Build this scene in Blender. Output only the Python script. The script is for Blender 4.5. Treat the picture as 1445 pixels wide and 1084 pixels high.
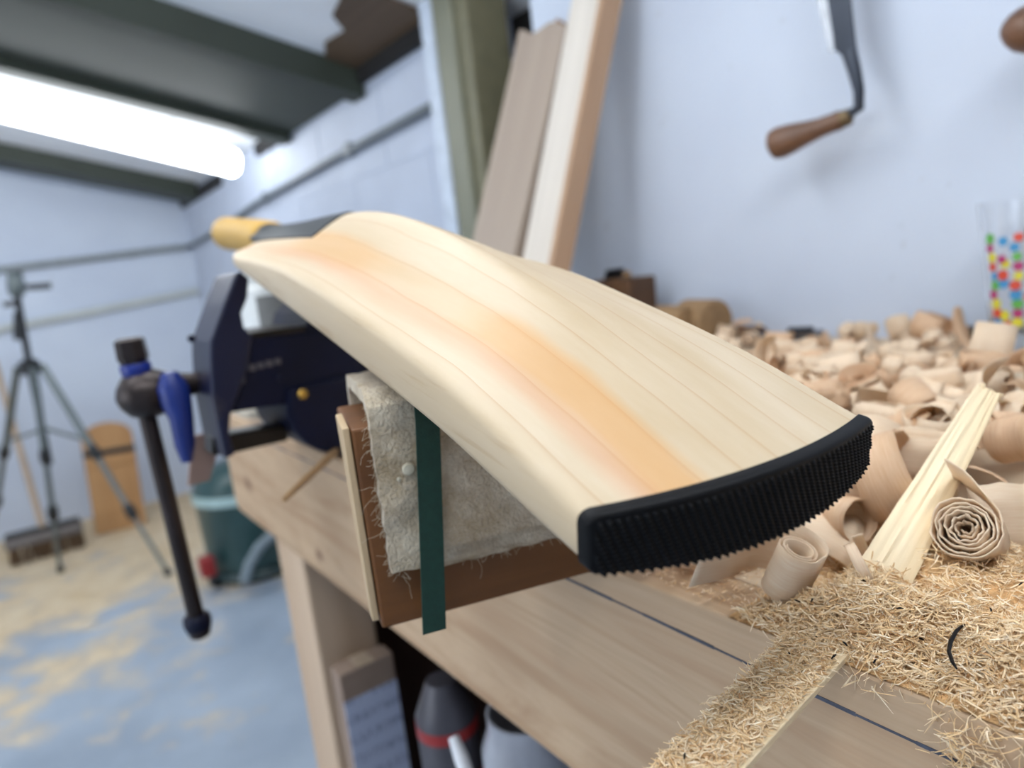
import bpy, bmesh, math, random
from mathutils import Vector, Matrix, noise
for o in list(bpy.data.objects): bpy.data.objects.remove(o, do_unlink=True)
SC = bpy.context.scene; COL = SC.collection
R = random.Random(7)

# ------------------------------------------------------------------ camera
# world: X to the long wall, Y along the bench away from the camera, Z up; floor z = 0, bench top z = 0.88
FPX, CX, CY = 1000.0, 722.5, 542.0
CAMZ, TOP = 1.03, 0.88
ro, ph = math.radians(6.7), math.radians(9.8)
dn = Vector((math.sin(ro)*math.cos(ph), math.cos(ro)*math.cos(ph), math.sin(ph)))
Lv = Vector(((-3-CX)/FPX, (454-CY)/FPX, 1.0)); Yv = (Lv-dn*Lv.dot(dn)).normalized(); Xv = Yv.cross(-dn)
CAMP = Vector((0, 0, CAMZ))
def ray(px, py):
    c = Vector(((px-CX)/FPX, (py-CY)/FPX, 1.0)); return Vector((Xv.dot(c), Yv.dot(c), -dn.dot(c)))
def atx(px, py, x): r = ray(px, py); return CAMP+r*(x/r.x)
def aty(px, py, y): r = ray(px, py); return CAMP+r*(y/r.y)
def atz(px, py, z): r = ray(px, py); return CAMP+r*((z-CAMZ)/r.z)
def atd(px, py, d): return CAMP+ray(px, py)*d
cd = bpy.data.cameras.new('camera'); cam = bpy.data.objects.new('camera', cd); COL.objects.link(cam)
rt = Vector((Xv.x, Yv.x, -dn.x)); upc = -Vector((Xv.y, Yv.y, -dn.y)); fw = Vector((Xv.z, Yv.z, -dn.z))
cam.matrix_world = Matrix(((rt.x, upc.x, -fw.x, 0), (rt.y, upc.y, -fw.y, 0), (rt.z, upc.z, -fw.z, CAMZ), (0, 0, 0, 1)))
cd.sensor_width = 36; cd.lens = 36*FPX/1445; cd.clip_start = 0.01
cd.dof.use_dof = True; cd.dof.focus_distance = 0.235; cd.dof.aperture_fstop = 7.0
SC.camera = cam
# ------------------------------------------------------------------ light and exposure
w = bpy.data.worlds.new('world'); SC.world = w; w.use_nodes = True
w.node_tree.nodes['Background'].inputs[0].default_value = (0.55, 0.68, 0.9, 1)
w.node_tree.nodes['Background'].inputs[1].default_value = 0.6
SC.view_settings.view_transform = 'Standard'; SC.view_settings.look = 'None'
SC.view_settings.gamma = 1.0; SC.view_settings.use_curve_mapping = False
SC.view_settings.exposure = 0.36
TUBE_STRENGTH = 11.5
FILL_POWER = 34.0

# ------------------------------------------------------------------ helpers
def lin(r, g, b):
    f = lambda c: (c/255/12.92) if c/255 <= 0.04045 else ((c/255+0.055)/1.055)**2.4
    return (f(r), f(g), f(b), 1)
class NT:
    def __init__(s, name):
        s.m = bpy.data.materials.new(name); s.m.use_nodes = True; s.t = s.m.node_tree
        s.b = s.t.nodes['Principled BSDF']; s.out = s.t.nodes['Material Output']
    def n(s, typ, **kw):
        nd = s.t.nodes.new(typ)
        for k, v in kw.items():
            if k in nd.inputs.keys() if isinstance(k, str) else False: nd.inputs[k].default_value = v
            else: setattr(nd, k, v)
        return nd
    def l(s, a, b): s.t.links.new(a, b)
    def coord(s, kind='Object', scale=(1, 1, 1), rot=(0, 0, 0), loc=(0, 0, 0)):
        tc = s.n('ShaderNodeTexCoord'); mp = s.n('ShaderNodeMapping')
        mp.inputs['Scale'].default_value = scale; mp.inputs['Rotation'].default_value = rot; mp.inputs['Location'].default_value = loc
        s.l(tc.outputs[kind], mp.inputs['Vector']); return mp.outputs['Vector']
    def noise(s, vec, scale=5, detail=4, rough=0.55, dist=0.0):
        nd = s.n('ShaderNodeTexNoise'); nd.inputs['Scale'].default_value = scale; nd.inputs['Detail'].default_value = detail
        nd.inputs['Roughness'].default_value = rough; nd.inputs['Distortion'].default_value = dist
        s.l(vec, nd.inputs['Vector']); return nd.outputs['Fac']
    def ramp(s, fac, stops, interp='LINEAR'):
        nd = s.n('ShaderNodeValToRGB'); cr = nd.color_ramp; cr.interpolation = interp
        while len(cr.elements) < len(stops): cr.elements.new(0.5)
        for e, (p, c) in zip(cr.elements, stops): e.position = p; e.color = c
        s.l(fac, nd.inputs['Fac']); return nd.outputs['Color']
    def mix(s, fac, a, b, mode='MIX'):
        nd = s.n('ShaderNodeMix', data_type='RGBA', blend_type=mode)
        for i, v in ((0, fac), (6, a), (7, b)):
            if hasattr(v, 'is_output'): s.l(v, nd.inputs[i])
            else: nd.inputs[i].default_value = v
        return nd.outputs[2]
    def math(s, op, a, b=0.0, c=0.0):
        nd = s.n('ShaderNodeMath', operation=op)
        for i, v in enumerate((a, b, c)):
            if hasattr(v, 'is_output'): s.l(v, nd.inputs[i])
            else: nd.inputs[i].default_value = v
        return nd.outputs[0]
    def sep(s, vec):
        nd = s.n('ShaderNodeSeparateXYZ'); s.l(vec, nd.inputs[0]); return nd.outputs
    def color(s, c):
        if hasattr(c, 'is_output'): s.l(c, s.b.inputs['Base Color'])
        else: s.b.inputs['Base Color'].default_value = c
    def rough(s, r):
        if hasattr(r, 'is_output'): s.l(r, s.b.inputs['Roughness'])
        else: s.b.inputs['Roughness'].default_value = r
    def bump(s, h, strength=0.3, dist=0.001):
        nd = s.n('ShaderNodeBump'); nd.inputs['Strength'].default_value = strength; nd.inputs['Distance'].default_value = dist
        s.l(h, nd.inputs['Height']); s.l(nd.outputs['Normal'], s.b.inputs['Normal'])
BLACK, WHITE = (0, 0, 0, 1), (1, 1, 1, 1)
def plain(name, c, rough=0.5, metal=0.0, var=0.12, scale=30, bump=0.0):
    t = NT(name); v = t.coord(); n = t.noise(v, scale, 4)
    dark = tuple(x*(1-var) for x in c[:3])+(1,); lite = tuple(min(1, x*(1+var)) for x in c[:3])+(1,)
    t.color(t.ramp(n, [(0.3, dark), (0.7, lite)])); t.rough(rough); t.b.inputs['Metallic'].default_value = metal
    if bump: t.bump(t.noise(v, scale*6, 3), bump, 0.001)
    return t.m
def wood(name, c1, c2, axis=1, scale=14, stretch=0.06, rough=0.6, fine=220, bump=0.12, c3=None):
    t = NT(name); sc = [1, 1, 1]; sc[axis] = stretch
    v = t.coord('Object', tuple(sc)); n = t.noise(v, scale, 5, 0.6, 0.6); base = t.ramp(n, [(0.28, c1), (0.62, c2)])
    sc2 = [1, 1, 1]; sc2[axis] = 0.03; v2 = t.coord('Object', tuple(sc2)); f = t.noise(v2, fine, 3)
    col = t.mix(t.math('MULTIPLY', f, 0.35), base, tuple(x*0.55 for x in c1[:3])+(1,))
    if c3:
        m = t.noise(t.coord('Object', tuple(1 if i != axis else 0.25 for i in range(3))), scale*0.35, 2)
        col = t.mix(t.ramp(m, [(0.5, BLACK), (0.75, WHITE)]), col, c3)
    t.color(col); t.rough(rough); t.bump(f, bump, 0.0006); return t.m

def link(name, me, mat=None, parent=None, smooth=False):
    o = bpy.data.objects.new(name, me); COL.objects.link(o)
    if mat and not me.materials: me.materials.append(mat)
    if parent: o.parent = parent
    if smooth:
        for p in me.polygons: p.use_smooth = True
    return o
def tag(o, label=None, cat=None, group=None, kind=None):
    if label: o['label'] = label
    if cat: o['category'] = cat
    if group: o['group'] = group
    if kind: o['kind'] = kind
    return o
def empty(name, loc, label=None, cat=None, group=None, mat=None):
    o = bpy.data.objects.new(name, None); COL.objects.link(o)
    if mat is not None: o.matrix_world = mat
    else: o.location = loc
    o.empty_display_size = 0.02
    bpy.context.view_layer.update()
    return tag(o, label, cat, group)
class MB:
    def __init__(s): s.v = []; s.f = []
    def add(s, vs, fs):
        k = len(s.v); s.v += [Vector(p) for p in vs]; s.f += [tuple(i+k for i in f) for f in fs]; return s
    def box(s, c, size, rot=None, bev=0.0):
        bm = bmesh.new(); bmesh.ops.create_cube(bm, size=1)
        for v in bm.verts: v.co = Vector((v.co.x*size[0], v.co.y*size[1], v.co.z*size[2]))
        if bev: bmesh.ops.bevel(bm, geom=bm.edges[:], offset=bev, segments=2, affect='EDGES', profile=0.5)
        M = (rot if rot else Matrix.Identity(3))
        bm.verts.index_update(); s.add([M@v.co+Vector(c) for v in bm.verts], [[v.index for v in f.verts] for f in bm.faces]); bm.free(); return s
    def bx(s, lo, hi, bev=0.0):
        return s.box([(a+b)/2 for a, b in zip(lo, hi)], [b-a for a, b in zip(lo, hi)], None, bev)
    def tube(s, path, rad, n=12, cap=True):
        P = [Vector(p) for p in path]; rr = rad if hasattr(rad, '__len__') else [rad]*len(P); rings = []
        ref = None
        for i, p in enumerate(P):
            t = (P[min(i+1, len(P)-1)]-P[max(i-1, 0)]).normalized()
            if ref is None: ref = t.orthogonal().normalized()
            ref = (ref-t*ref.dot(t)).normalized(); b = t.cross(ref)
            rings.append([p+(ref*math.cos(a)+b*math.sin(a))*rr[i] for a in [2*math.pi*k/n for k in range(n)]])
        vs = [q for r in rings for q in r]; fs = []
        for i in range(len(P)-1):
            for k in range(n): fs.append((i*n+k, i*n+(k+1) % n, (i+1)*n+(k+1) % n, (i+1)*n+k))
        if cap: fs.append(tuple(range(n))[::-1]); fs.append(tuple((len(P)-1)*n+k for k in range(n)))
        return s.add(vs, fs)
    def lathe(s, prof, origin, axis=(0, 0, 1), n=28):
        """prof = [(distance along axis, radius)...]"""
        a = Vector(axis).normalized(); u = a.orthogonal().normalized(); b = a.cross(u); o = Vector(origin); k = len(prof)
        vs = [o+a*h+(u*math.cos(2*math.pi*i/n)+b*math.sin(2*math.pi*i/n))*max(r, 1e-5) for h, r in prof for i in range(n)]
        fs = [(j*n+i, j*n+(i+1) % n, (j+1)*n+(i+1) % n, (j+1)*n+i) for j in range(k-1) for i in range(n)]
        fs.append(tuple(range(n))[::-1]); fs.append(tuple((k-1)*n+i for i in range(n)))
        return s.add(vs, fs)
    def prism(s, poly, vec):
        n = len(poly); P = [Vector(p) for p in poly]; v = Vector(vec)
        return s.add(P+[p+v for p in P], [tuple(range(n)), tuple(range(2*n-1, n-1, -1))]+[(i, i+n, (i+1) % n+n, (i+1) % n) for i in range(n)])
    def build(s, name, mat, parent=None, smooth=False, bevel=0.0, local=True):
        vs = s.v
        if parent is not None and local:
            inv = parent.matrix_world.inverted(); vs = [inv@v for v in s.v]
        me = bpy.data.meshes.new(name); me.from_pydata([tuple(v) for v in vs], [], s.f); me.validate()
        bm = bmesh.new(); bm.from_mesh(me)
        if bevel: bmesh.ops.bevel(bm, geom=[e for e in bm.edges if e.is_manifold and e.calc_face_angle(0) > 0.6], offset=bevel, segments=2, affect='EDGES', profile=0.5)
        bmesh.ops.recalc_face_normals(bm, faces=bm.faces[:]); bm.to_mesh(me); bm.free()
        o = link(name, me, mat, parent, smooth)
        if smooth:
            try: me.set_sharp_from_angle(angle=math.radians(40))
            except Exception: pass
        return o
def subloc(parent_part, o):            # reparent o under a part, keeping its place
    bpy.context.view_layer.update(); mw = o.matrix_world.copy(); o.parent = parent_part
    o.matrix_parent_inverse = parent_part.matrix_world.inverted(); return o
def lerp(a, b, t): return a+(b-a)*t
def curve(pts):
    def f(x):
        if x <= pts[0][0]: return pts[0][1]
        if x >= pts[-1][0]: return pts[-1][1]
        for i in range(len(pts)-1):
            if pts[i][0] <= x <= pts[i+1][0]:
                x0, y0 = pts[i]; x1, y1 = pts[i+1]; t = (x-x0)/(x1-x0)
                def tan(j):
                    if j == 0: return (pts[1][1]-pts[0][1])/(pts[1][0]-pts[0][0])
                    if j == len(pts)-1: return (pts[-1][1]-pts[-2][1])/(pts[-1][0]-pts[-2][0])
                    return (pts[j+1][1]-pts[j-1][1])/(pts[j+1][0]-pts[j-1][0])
                h = x1-x0; m0, m1 = tan(i)*h, tan(i+1)*h
                return (2*t**3-3*t**2+1)*y0+(t**3-2*t**2+t)*m0+(-2*t**3+3*t**2)*y1+(t**3-t**2)*m1
    return f

# ------------------------------------------------------------------ materials
def wall_mat():
    t = NT('white_paint'); v = t.coord(); n = t.noise(v, 2.2, 4); n2 = t.noise(v, 26, 3)
    col = t.ramp(n, [(0.35, lin(196, 205, 221)), (0.65, lin(206, 215, 229))])
    col = t.mix(t.ramp(n2, [(0.68, BLACK), (0.76, (0.45, 0.45, 0.45, 1))]), col, lin(176, 180, 186))
    t.color(col); t.rough(0.55); t.bump(t.noise(v, 60, 4), 0.15, 0.002); return t.m
M_WALL = wall_mat()
M_WALL2 = plain('white_block_paint', lin(190, 198, 214), 0.6, 0, 0.05, 6, 0.2)
M_CEIL = plain('ceiling_board', lin(240, 244, 250), 0.7, 0, 0.05, 3)
M_OLIVE = plain('olive_steel_paint', lin(50, 57, 48), 0.6, 0, 0.12, 5, 0.1)
M_OLIVE2 = plain('olive_post_paint', lin(124, 124, 106), 0.5, 0, 0.12, 6, 0.1)
M_DARK = plain('dark_timber_gap_shade', lin(26, 24, 24), 0.8, 0, 0.3, 8)  # black for the shade in the wall recess and eaves gap, and dark timber
M_BROWN = wood('eaves_timber', lin(78, 60, 44), lin(112, 90, 68), 1, 10)
M_PIPE = plain('grey_conduit', lin(104, 112, 118), 0.45, 0, 0.1, 8)
M_PIPEW = plain('cream_conduit', lin(196, 200, 196), 0.5, 0, 0.06, 8)
def floor_mat():
    t = NT('dusty_painted_floor'); v = t.coord(); n = t.noise(v, 1.6, 6, 0.62); n2 = t.noise(v, 9, 5, 0.6); y = t.sep(v)[1]
    paint = t.ramp(t.noise(v, 3, 4), [(0.3, lin(150, 162, 176)), (0.7, lin(176, 188, 200))])
    grow = t.ramp(y, [(0.0, BLACK), (1.0, WHITE)])
    yy = t.math('MULTIPLY', t.math('SUBTRACT', y, 1.5), 0.16)
    m = t.math('ADD', t.math('ADD', t.math('MULTIPLY', n, 0.8), t.math('MULTIPLY', n2, 0.45)), yy)
    dust = t.ramp(n2, [(0.3, lin(204, 178, 138)), (0.7, lin(226, 208, 178))])
    t.color(t.mix(t.ramp(m, [(0.72, BLACK), (0.86, WHITE)]), paint, dust)); t.rough(t.ramp(m, [(0.7, (0.35,)*3+(1,)), (0.85, (0.9,)*3+(1,))]))
    t.bump(n2, 0.3, 0.004); return t.m
M_FLOOR = floor_mat()
def tube_mat():
    t = NT('lamp_glow'); e = t.n('ShaderNodeEmission'); e.inputs[0].default_value = (0.93, 0.97, 1.0, 1); e.inputs[1].default_value = TUBE_STRENGTH
    t.l(e.outputs[0], t.out.inputs['Surface']); return t.m
M_TUBE = tube_mat()
M_LAMPW = plain('lamp_white', lin(225, 228, 228), 0.4)
M_BENCH = wood('bench_pine', lin(206, 180, 148), lin(226, 206, 178), 1, 16, 0.07, 0.7, 240, 0.15, lin(198, 170, 138))
def apron_mat():
    t = NT('apron_pine'); v = t.coord('Object', (1, 0.16, 1)); n = t.noise(v, 30, 4, 0.6, 1.2)
    base = t.ramp(n, [(0.3, lin(186, 152, 118)), (0.5, lin(208, 178, 144)), (0.68, lin(196, 162, 128))])
    vf = t.coord('Object', (1, 0.02, 1)); f = t.noise(vf, 420, 3)
    wv = t.n('ShaderNodeTexWave', wave_type='RINGS', rings_direction='Y'); wv.inputs['Scale'].default_value = 26; wv.inputs['Distortion'].default_value = 5; wv.inputs['Detail'].default_value = 3; wv.inputs['Detail Scale'].default_value = 1.2
    t.l(t.coord('Object', (1, 0.10, 1), (0, 0, 0), (0, -0.02, -0.86)), wv.inputs['Vector'])
    base = t.mix(t.math('MULTIPLY', t.math('POWER', wv.outputs['Fac'], 3), 0.38), base, lin(158, 116, 78))
    col = t.mix(t.math('MULTIPLY', f, 0.3), base, lin(130, 100, 72))
    big = t.noise(t.coord('Object', (1, 0.5, 1)), 9, 2); col = t.mix(t.ramp(big, [(0.5, BLACK), (0.8, (0.6,)*3+(1,))]), col, lin(150, 116, 84))
    for (ky, kz, rr) in ((0.327, TOP-0.068, 0.0055), (0.70, TOP-0.085, 0.006), (0.47, TOP-0.115, 0.004)):
        vv = t.coord('Object', (0, 0.55, 1), (0, 0, 0), (0, -ky*0.55, -kz)); ln = t.n('ShaderNodeVectorMath', operation='LENGTH'); t.l(vv, ln.inputs[0])
        dd = t.math('ADD', ln.outputs['Value'], t.math('MULTIPLY', t.math('SUBTRACT', t.noise(t.coord(), 200, 3), 0.5), 0.006))
        col = t.mix(t.ramp(t.math('DIVIDE', dd, rr*2.4), [(0.1, WHITE), (0.45, (0.5,)*3+(1,)), (0.95, BLACK)]), col, lin(112, 76, 50))
    t.color(col); t.rough(0.6); t.bump(f, 0.15, 0.0006); return t.m
M_APRON = apron_mat()
M_LEG = wood('leg_pine', lin(202, 170, 138), lin(224, 196, 166), 2, 12)
M_PEN = plain('blue_black_pen', lin(74, 77, 90), 0.6, 0, 0.3, 200)
def willow_mat(side=False):
    t = NT('bat_side_willow' if side else 'bat_willow'); v = t.coord('Object', (1, 1, 1)); x, y, z = t.sep(v)[:3]
    nw = t.noise(t.coord('Object', (1, 0.35, 1)), 12, 3); wob = t.math('MULTIPLY', t.math('SUBTRACT', nw, 0.5), 0.010)
    u = t.math('ADD', x, wob)
    col = t.ramp(t.noise(t.coord('Object', (1, 0.08, 1)), 60, 4), [(0.3, lin(185, 164, 133)), (0.7, lin(198, 181, 156))])
    # growth rings along the blade
    fr = t.math('FRACT', t.math('MULTIPLY', t.math('ADD', u, 0.2), 78)); 
    edge = t.math('POWER', fr, 18); col = t.mix(t.math('MULTIPLY', edge, 0.6), col, lin(168, 128, 88))
    # heartwood stain left of the spine
    nn = t.noise(t.coord('Object', (1, 0.22, 1), (0, 0, 0), (0.3, 0, 0)), 26, 3)
    off = t.math('ADD', t.math('SUBTRACT', u, -0.0275), t.math('MULTIPLY', t.math('SUBTRACT', nn, 0.5), 0.016))
    st = t.ramp(t.math('MULTIPLY', t.math('ABSOLUTE', off), 60), [(0.3, WHITE), (0.62, BLACK)])
    amt = t.ramp(t.math('ADD', t.math('MULTIPLY', y, 2.5), t.math('MULTIPLY', t.math('SUBTRACT', nn, 0.5), 0.25)), [(0.0, WHITE), (0.2, (0.95,)*3+(1,)), (0.30, (0.28,)*3+(1,)), (0.42, (0.2,)*3+(1,)), (0.55, (0.8,)*3+(1,)), (0.8, (0.7,)*3+(1,)), (0.95, (0.15,)*3+(1,))])
    col = t.mix(t.math('MULTIPLY', t.math('MULTIPLY', st, amt), 0.6), col, lin(198, 142, 74))
    off2 = t.math('ADD', t.math('SUBTRACT', u, -0.037), t.math('MULTIPLY', t.math('SUBTRACT', nn, 0.5), 0.008))
    st2 = t.ramp(t.math('MULTIPLY', t.math('ABSOLUTE', off2), 160), [(0.1, WHITE), (0.95, BLACK)])
    col = t.mix(t.math('MULTIPLY', st2, 0.4), col, lin(196, 132, 92))
    # side: streaked late wood near the lower edge
    vs = t.coord('Object', (0.5, 0.05, 1)); ns = t.noise(vs, 330, 4)
    sd = t.ramp(t.math('ADD', x, 0.055), [(0.0008/1, WHITE), (0.0022, BLACK)])
    stre = t.ramp(ns, [(0.56, BLACK), (0.7, WHITE)])
    col = t.mix(t.math('MULTIPLY', t.math('MULTIPLY', stre, 0.65), sd), col, lin(160, 126, 86))
    fl = t.noise(t.coord('Object', (1, 0.10, 1)), 700, 2); col = t.mix(t.math('MULTIPLY', fl, 0.16), col, lin(190, 162, 122))
    t.color(col); t.rough(0.5); t.b.inputs['Specular IOR Level'].default_value = 0.3
    t.bump(fl, 0.06, 0.0004); return t.m
M_WILLOW = willow_mat()
M_RUBBER = plain('black_rubber', lin(9, 9, 11), 0.5, 0, 0.15, 400)
M_RUBBER.node_tree.nodes['Principled BSDF'].inputs['Specular IOR Level'].default_value = 0.16
M_GRIP = plain('yellow_grip_rubber', lin(186, 146, 66), 0.6, 0, 0.06, 60)
M_BIND = plain('black_binding', lin(40, 44, 48), 0.45, 0, 0.15, 200)
M_FELT = None
def felt_mat():
    t = NT('cream_felt'); v = t.coord(); n = t.noise(v, 60, 6, 0.75); n2 = t.noise(v, 700, 3)
    t.color(t.mix(t.math('MULTIPLY', n2, 0.5), t.ramp(n, [(0.34, lin(190, 166, 130)), (0.62, lin(240, 226, 200))]), lin(150, 136, 112)))
    t.rough(0.95); t.b.inputs['Sheen Weight'].default_value = 0.4
    t.bump(t.math('ADD', t.math('MULTIPLY', n, 1.0), t.math('MULTIPLY', n2, 0.6)), 1.0, 0.003); return t.m
M_FELT = felt_mat()
M_BLOCK = wood('stained_block', lin(92, 54, 20), lin(130, 82, 36), 0, 22, 0.08, 0.55)
M_PLY = wood('pale_batten', lin(188, 160, 122), lin(208, 182, 146), 2, 18)
M_STRAP = plain('green_strap', lin(18, 58, 46), 0.65, 0, 0.2, 300, 0.3)
M_RESIN = plain('clear_glue', lin(205, 196, 172), 0.12)
M_BLUE = plain('vise_blue', lin(7, 12, 38), 0.5, 0, 0.3, 25, 0.2)
M_BLUE.node_tree.nodes['Principled BSDF'].inputs['Specular IOR Level'].default_value = 0.25
def worn_blue():
    t = NT('worn_vise_blue'); v = t.coord(); n = t.noise(v, 38, 5, 0.65)
    t.color(t.mix(t.ramp(n, [(0.6, BLACK), (0.7, (0.6,)*3+(1,))]), lin(8, 15, 46), lin(66, 60, 62))); t.rough(0.4); return t.m
M_BLUEW = worn_blue()
M_IRON = plain('dark_iron', lin(52, 44, 42), 0.35, 0.6, 0.25, 30)
M_IRONB = plain('oiled_bar', lin(44, 38, 32), 0.4, 0.5, 0.2, 30)
M_STEEL = plain('grey_steel', lin(120, 124, 132), 0.3, 0.85, 0.1, 20)
M_STEELD = plain('dark_steel', lin(66, 70, 78), 0.35, 0.8, 0.15, 20)
M_BRASS = plain('brass', lin(190, 150, 70), 0.35, 0.8)
M_HANDLE = wood('dark_handle_wood', lin(84, 56, 38), lin(120, 84, 60), 1, 40, 0.2, 0.4)
M_PLK = [wood('leaning_cleft_%d' % i, a, b, 2, 8, 0.05, 0.6, 90) for i, (a, b) in enumerate(((lin(162, 144, 130), lin(178, 162, 146)), (lin(212, 202, 190), lin(226, 218, 206)), (lin(150, 112, 78), lin(176, 138, 102))))]
M_PLKE = wood('cleft_edge', lin(178, 142, 112), lin(196, 162, 132), 2, 10)
M_BLACKP = plain('black_plastic', lin(24, 26, 28), 0.4)
M_GREYM = plain('grey_tube_metal', lin(104, 112, 112), 0.35, 0.5)
M_ORANGE = wood('orange_pine', lin(176, 128, 78), lin(200, 154, 104), 2, 7)
M_TEAL = plain('teal_plastic', lin(44, 72, 72), 0.3, 0, 0.08, 8)
M_HOSE = plain('grey_hose', lin(120, 132, 138), 0.5)
M_RED = plain('red_plastic', lin(150, 36, 34), 0.4)
M_CARD = plain('brown_card', lin(150, 128, 112), 0.8, 0, 0.08, 30)
def label_mat():
    t = NT('printed_label'); v = t.coord(); z = t.sep(v)[2]; ln = t.math('FRACT', t.math('MULTIPLY', z, 42))
    sp = t.noise(t.coord('Object', (1, 1, 0.4)), 260, 2)
    ink = t.math('MULTIPLY', t.ramp(ln, [(0.55, BLACK), (0.6, WHITE)]), t.ramp(sp, [(0.45, BLACK), (0.55, WHITE)]))
    t.color(t.mix(t.math('MULTIPLY', ink, 0.55), lin(192, 200, 222), lin(98, 108, 150))); t.rough(0.5); return t.m
M_LABEL = label_mat()
M_CREAM = plain('cream_cloth', lin(214, 202, 182), 0.9, 0, 0.1, 30, 0.4)
M_LEATHER = plain('tan_leather', lin(168, 140, 128), 0.7, 0, 0.1, 40)
M_TAPE = plain('white_tape', lin(226, 228, 226), 0.5); M_TUBSHADE = plain('tub_shade_grey', lin(120, 120, 118), 0.6)
M_CORK = plain('cork_brown', lin(146, 116, 82), 0.8, 0, 0.2, 60, 0.3); M_CORKD = plain('dark_oak', lin(86, 58, 34), 0.6, 0, 0.25, 30)
M_STICK = wood('weathered_stick', lin(150, 116, 76), lin(176, 142, 100), 1, 30)
def glass_mat():
    t = NT('clear_glass'); t.color((1, 1, 1, 1)); t.rough(0.02); t.b.inputs['Transmission Weight'].default_value = 1.0; t.b.inputs['IOR'].default_value = 1.45; return t.m
M_GLASS = glass_mat()
def shaving_mat(name, a, b, trans=0.3):
    t = NT(name); oi = t.n('ShaderNodeObjectInfo'); v = t.coord('Object', (1, 1, 1))
    n = t.noise(t.coord('UV', (3, 60, 1)), 2.5, 4); col = t.ramp(n, [(0.3, a), (0.7, b)])
    col = t.mix(t.math('MULTIPLY', oi.outputs['Random'], 0.3), col, tuple(x*0.72 for x in a[:3])+(1,), 'MIX')
    t.color(col); t.rough(0.55)
    tr = t.n('ShaderNodeBsdfTranslucent'); t.l(col, tr.inputs['Color']); mx = t.n('ShaderNodeMixShader'); mx.inputs[0].default_value = trans
    t.l(t.b.outputs[0], mx.inputs[1]); t.l(tr.outputs[0], mx.inputs[2]); t.l(mx.outputs[0], t.out.inputs['Surface']); 
    t.bump(n, 0.15, 0.0005); return t.m
M_SHAVE = shaving_mat('pale_shaving', lin(238, 210, 176), lin(250, 232, 206))
M_SHAVE2 = shaving_mat('warm_shaving', lin(226, 186, 144), lin(242, 212, 178))
def fibre_mat():
    t = NT('sawdust_fibre'); a = t.n('ShaderNodeAttribute', attribute_name='tint')
    t.color(t.ramp(a.outputs['Fac'], [(0.0, lin(200, 156, 106)), (0.4, lin(232, 200, 152)), (1.0, lin(252, 238, 212))])); t.rough(0.7); return t.m
M_FIBRE = fibre_mat()
M_HEAP = plain('sawdust_heap', lin(214, 174, 124), 0.95, 0, 0.35, 160, 0.8)
M_SPLIT = wood('split_willow', lin(226, 198, 152), lin(244, 224, 188), 0, 40, 0.05, 0.6, 600, 0.5)

# ------------------------------------------------------------------ room
WX, EY, LX, BY = 0.90, 4.10, -3.2, -2.2
ceil_z = lambda x: CAMZ+0.545+0.25*(0.9-x)
def struct(name, mb, m, label=None, parent=None, **k):
    o = mb.build(name, m, parent, **k)
    if parent is None: o['kind'] = 'structure'
    if label: o['label'] = label
    return o
struct('floor', MB().bx((LX-.1, BY-.1, -0.1), (WX+.25, EY+.1, 0.0)), M_FLOOR, 'pale blue painted concrete floor strewn with wood dust')
struct('wall_end', MB().bx((LX, EY, 0), (WX+.25, EY+.1, 3.0)), M_WALL, 'white painted end wall behind the tripod')
struct('wall_left', MB().bx((LX-.1, BY, 0), (LX, EY, 3.0)), M_WALL)
struct('wall_back', MB().bx((LX, BY-.1, 0), (WX+.25, BY, 3.0)), M_WALL)
# long wall beyond the post: rendered bed with painted concrete blocks standing proud of it
ws = struct('wall_side', MB().bx((WX+.006, 1.30, 0), (WX+.25, EY, CAMZ+0.535)), M_WALL2, 'white painted block wall beyond the steel post')
bw, bh, jt = 0.44, 0.215, 0.005
blk_me = {}
for row in range(8):
    z0 = 0.02+row*bh; z1 = min(z0+bh-jt, CAMZ+0.53)
    y = 1.30-(0.22 if row % 2 else 0)
    while y < EY-0.01:
        y0, y1 = max(y, 1.30), min(y+bw-jt, EY-0.002)
        if y1-y0 > 0.03 and z1-z0 > 0.03:
            key = (round(y1-y0, 3), round(z1-z0, 3))
            if key not in blk_me:
                t_ = MB().box((0, 0, 0), (0.02, y1-y0, z1-z0), None, 0.0025).build('block', M_WALL2); blk_me[key] = t_.data; bpy.data.objects.remove(t_)
            b_ = link('block', blk_me[key]); b_.parent = ws; b_.location = (WX+0.0135, (y0+y1)/2, (z0+z1)/2)
        y += bw
struct('wall_right', MB().bx((WX, BY, 0), (WX+.25, 1.085, 3.0)), M_WALL, 'white board wall behind the workbench')
struct('trim_1', MB().bx((WX+.12, 1.085, 0), (WX+.25, 1.30, 2.0)), M_DARK, 'dark recess between the white board and the post')  # black sheet paints the shade inside the gap
struct('trim_2', MB().bx((0.838, 1.334, 0), (WX, 1.378, ceil_z(.88))), plain('white_trim', lin(196, 206, 220), 0.5), 'white strip beside the olive post')
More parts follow.
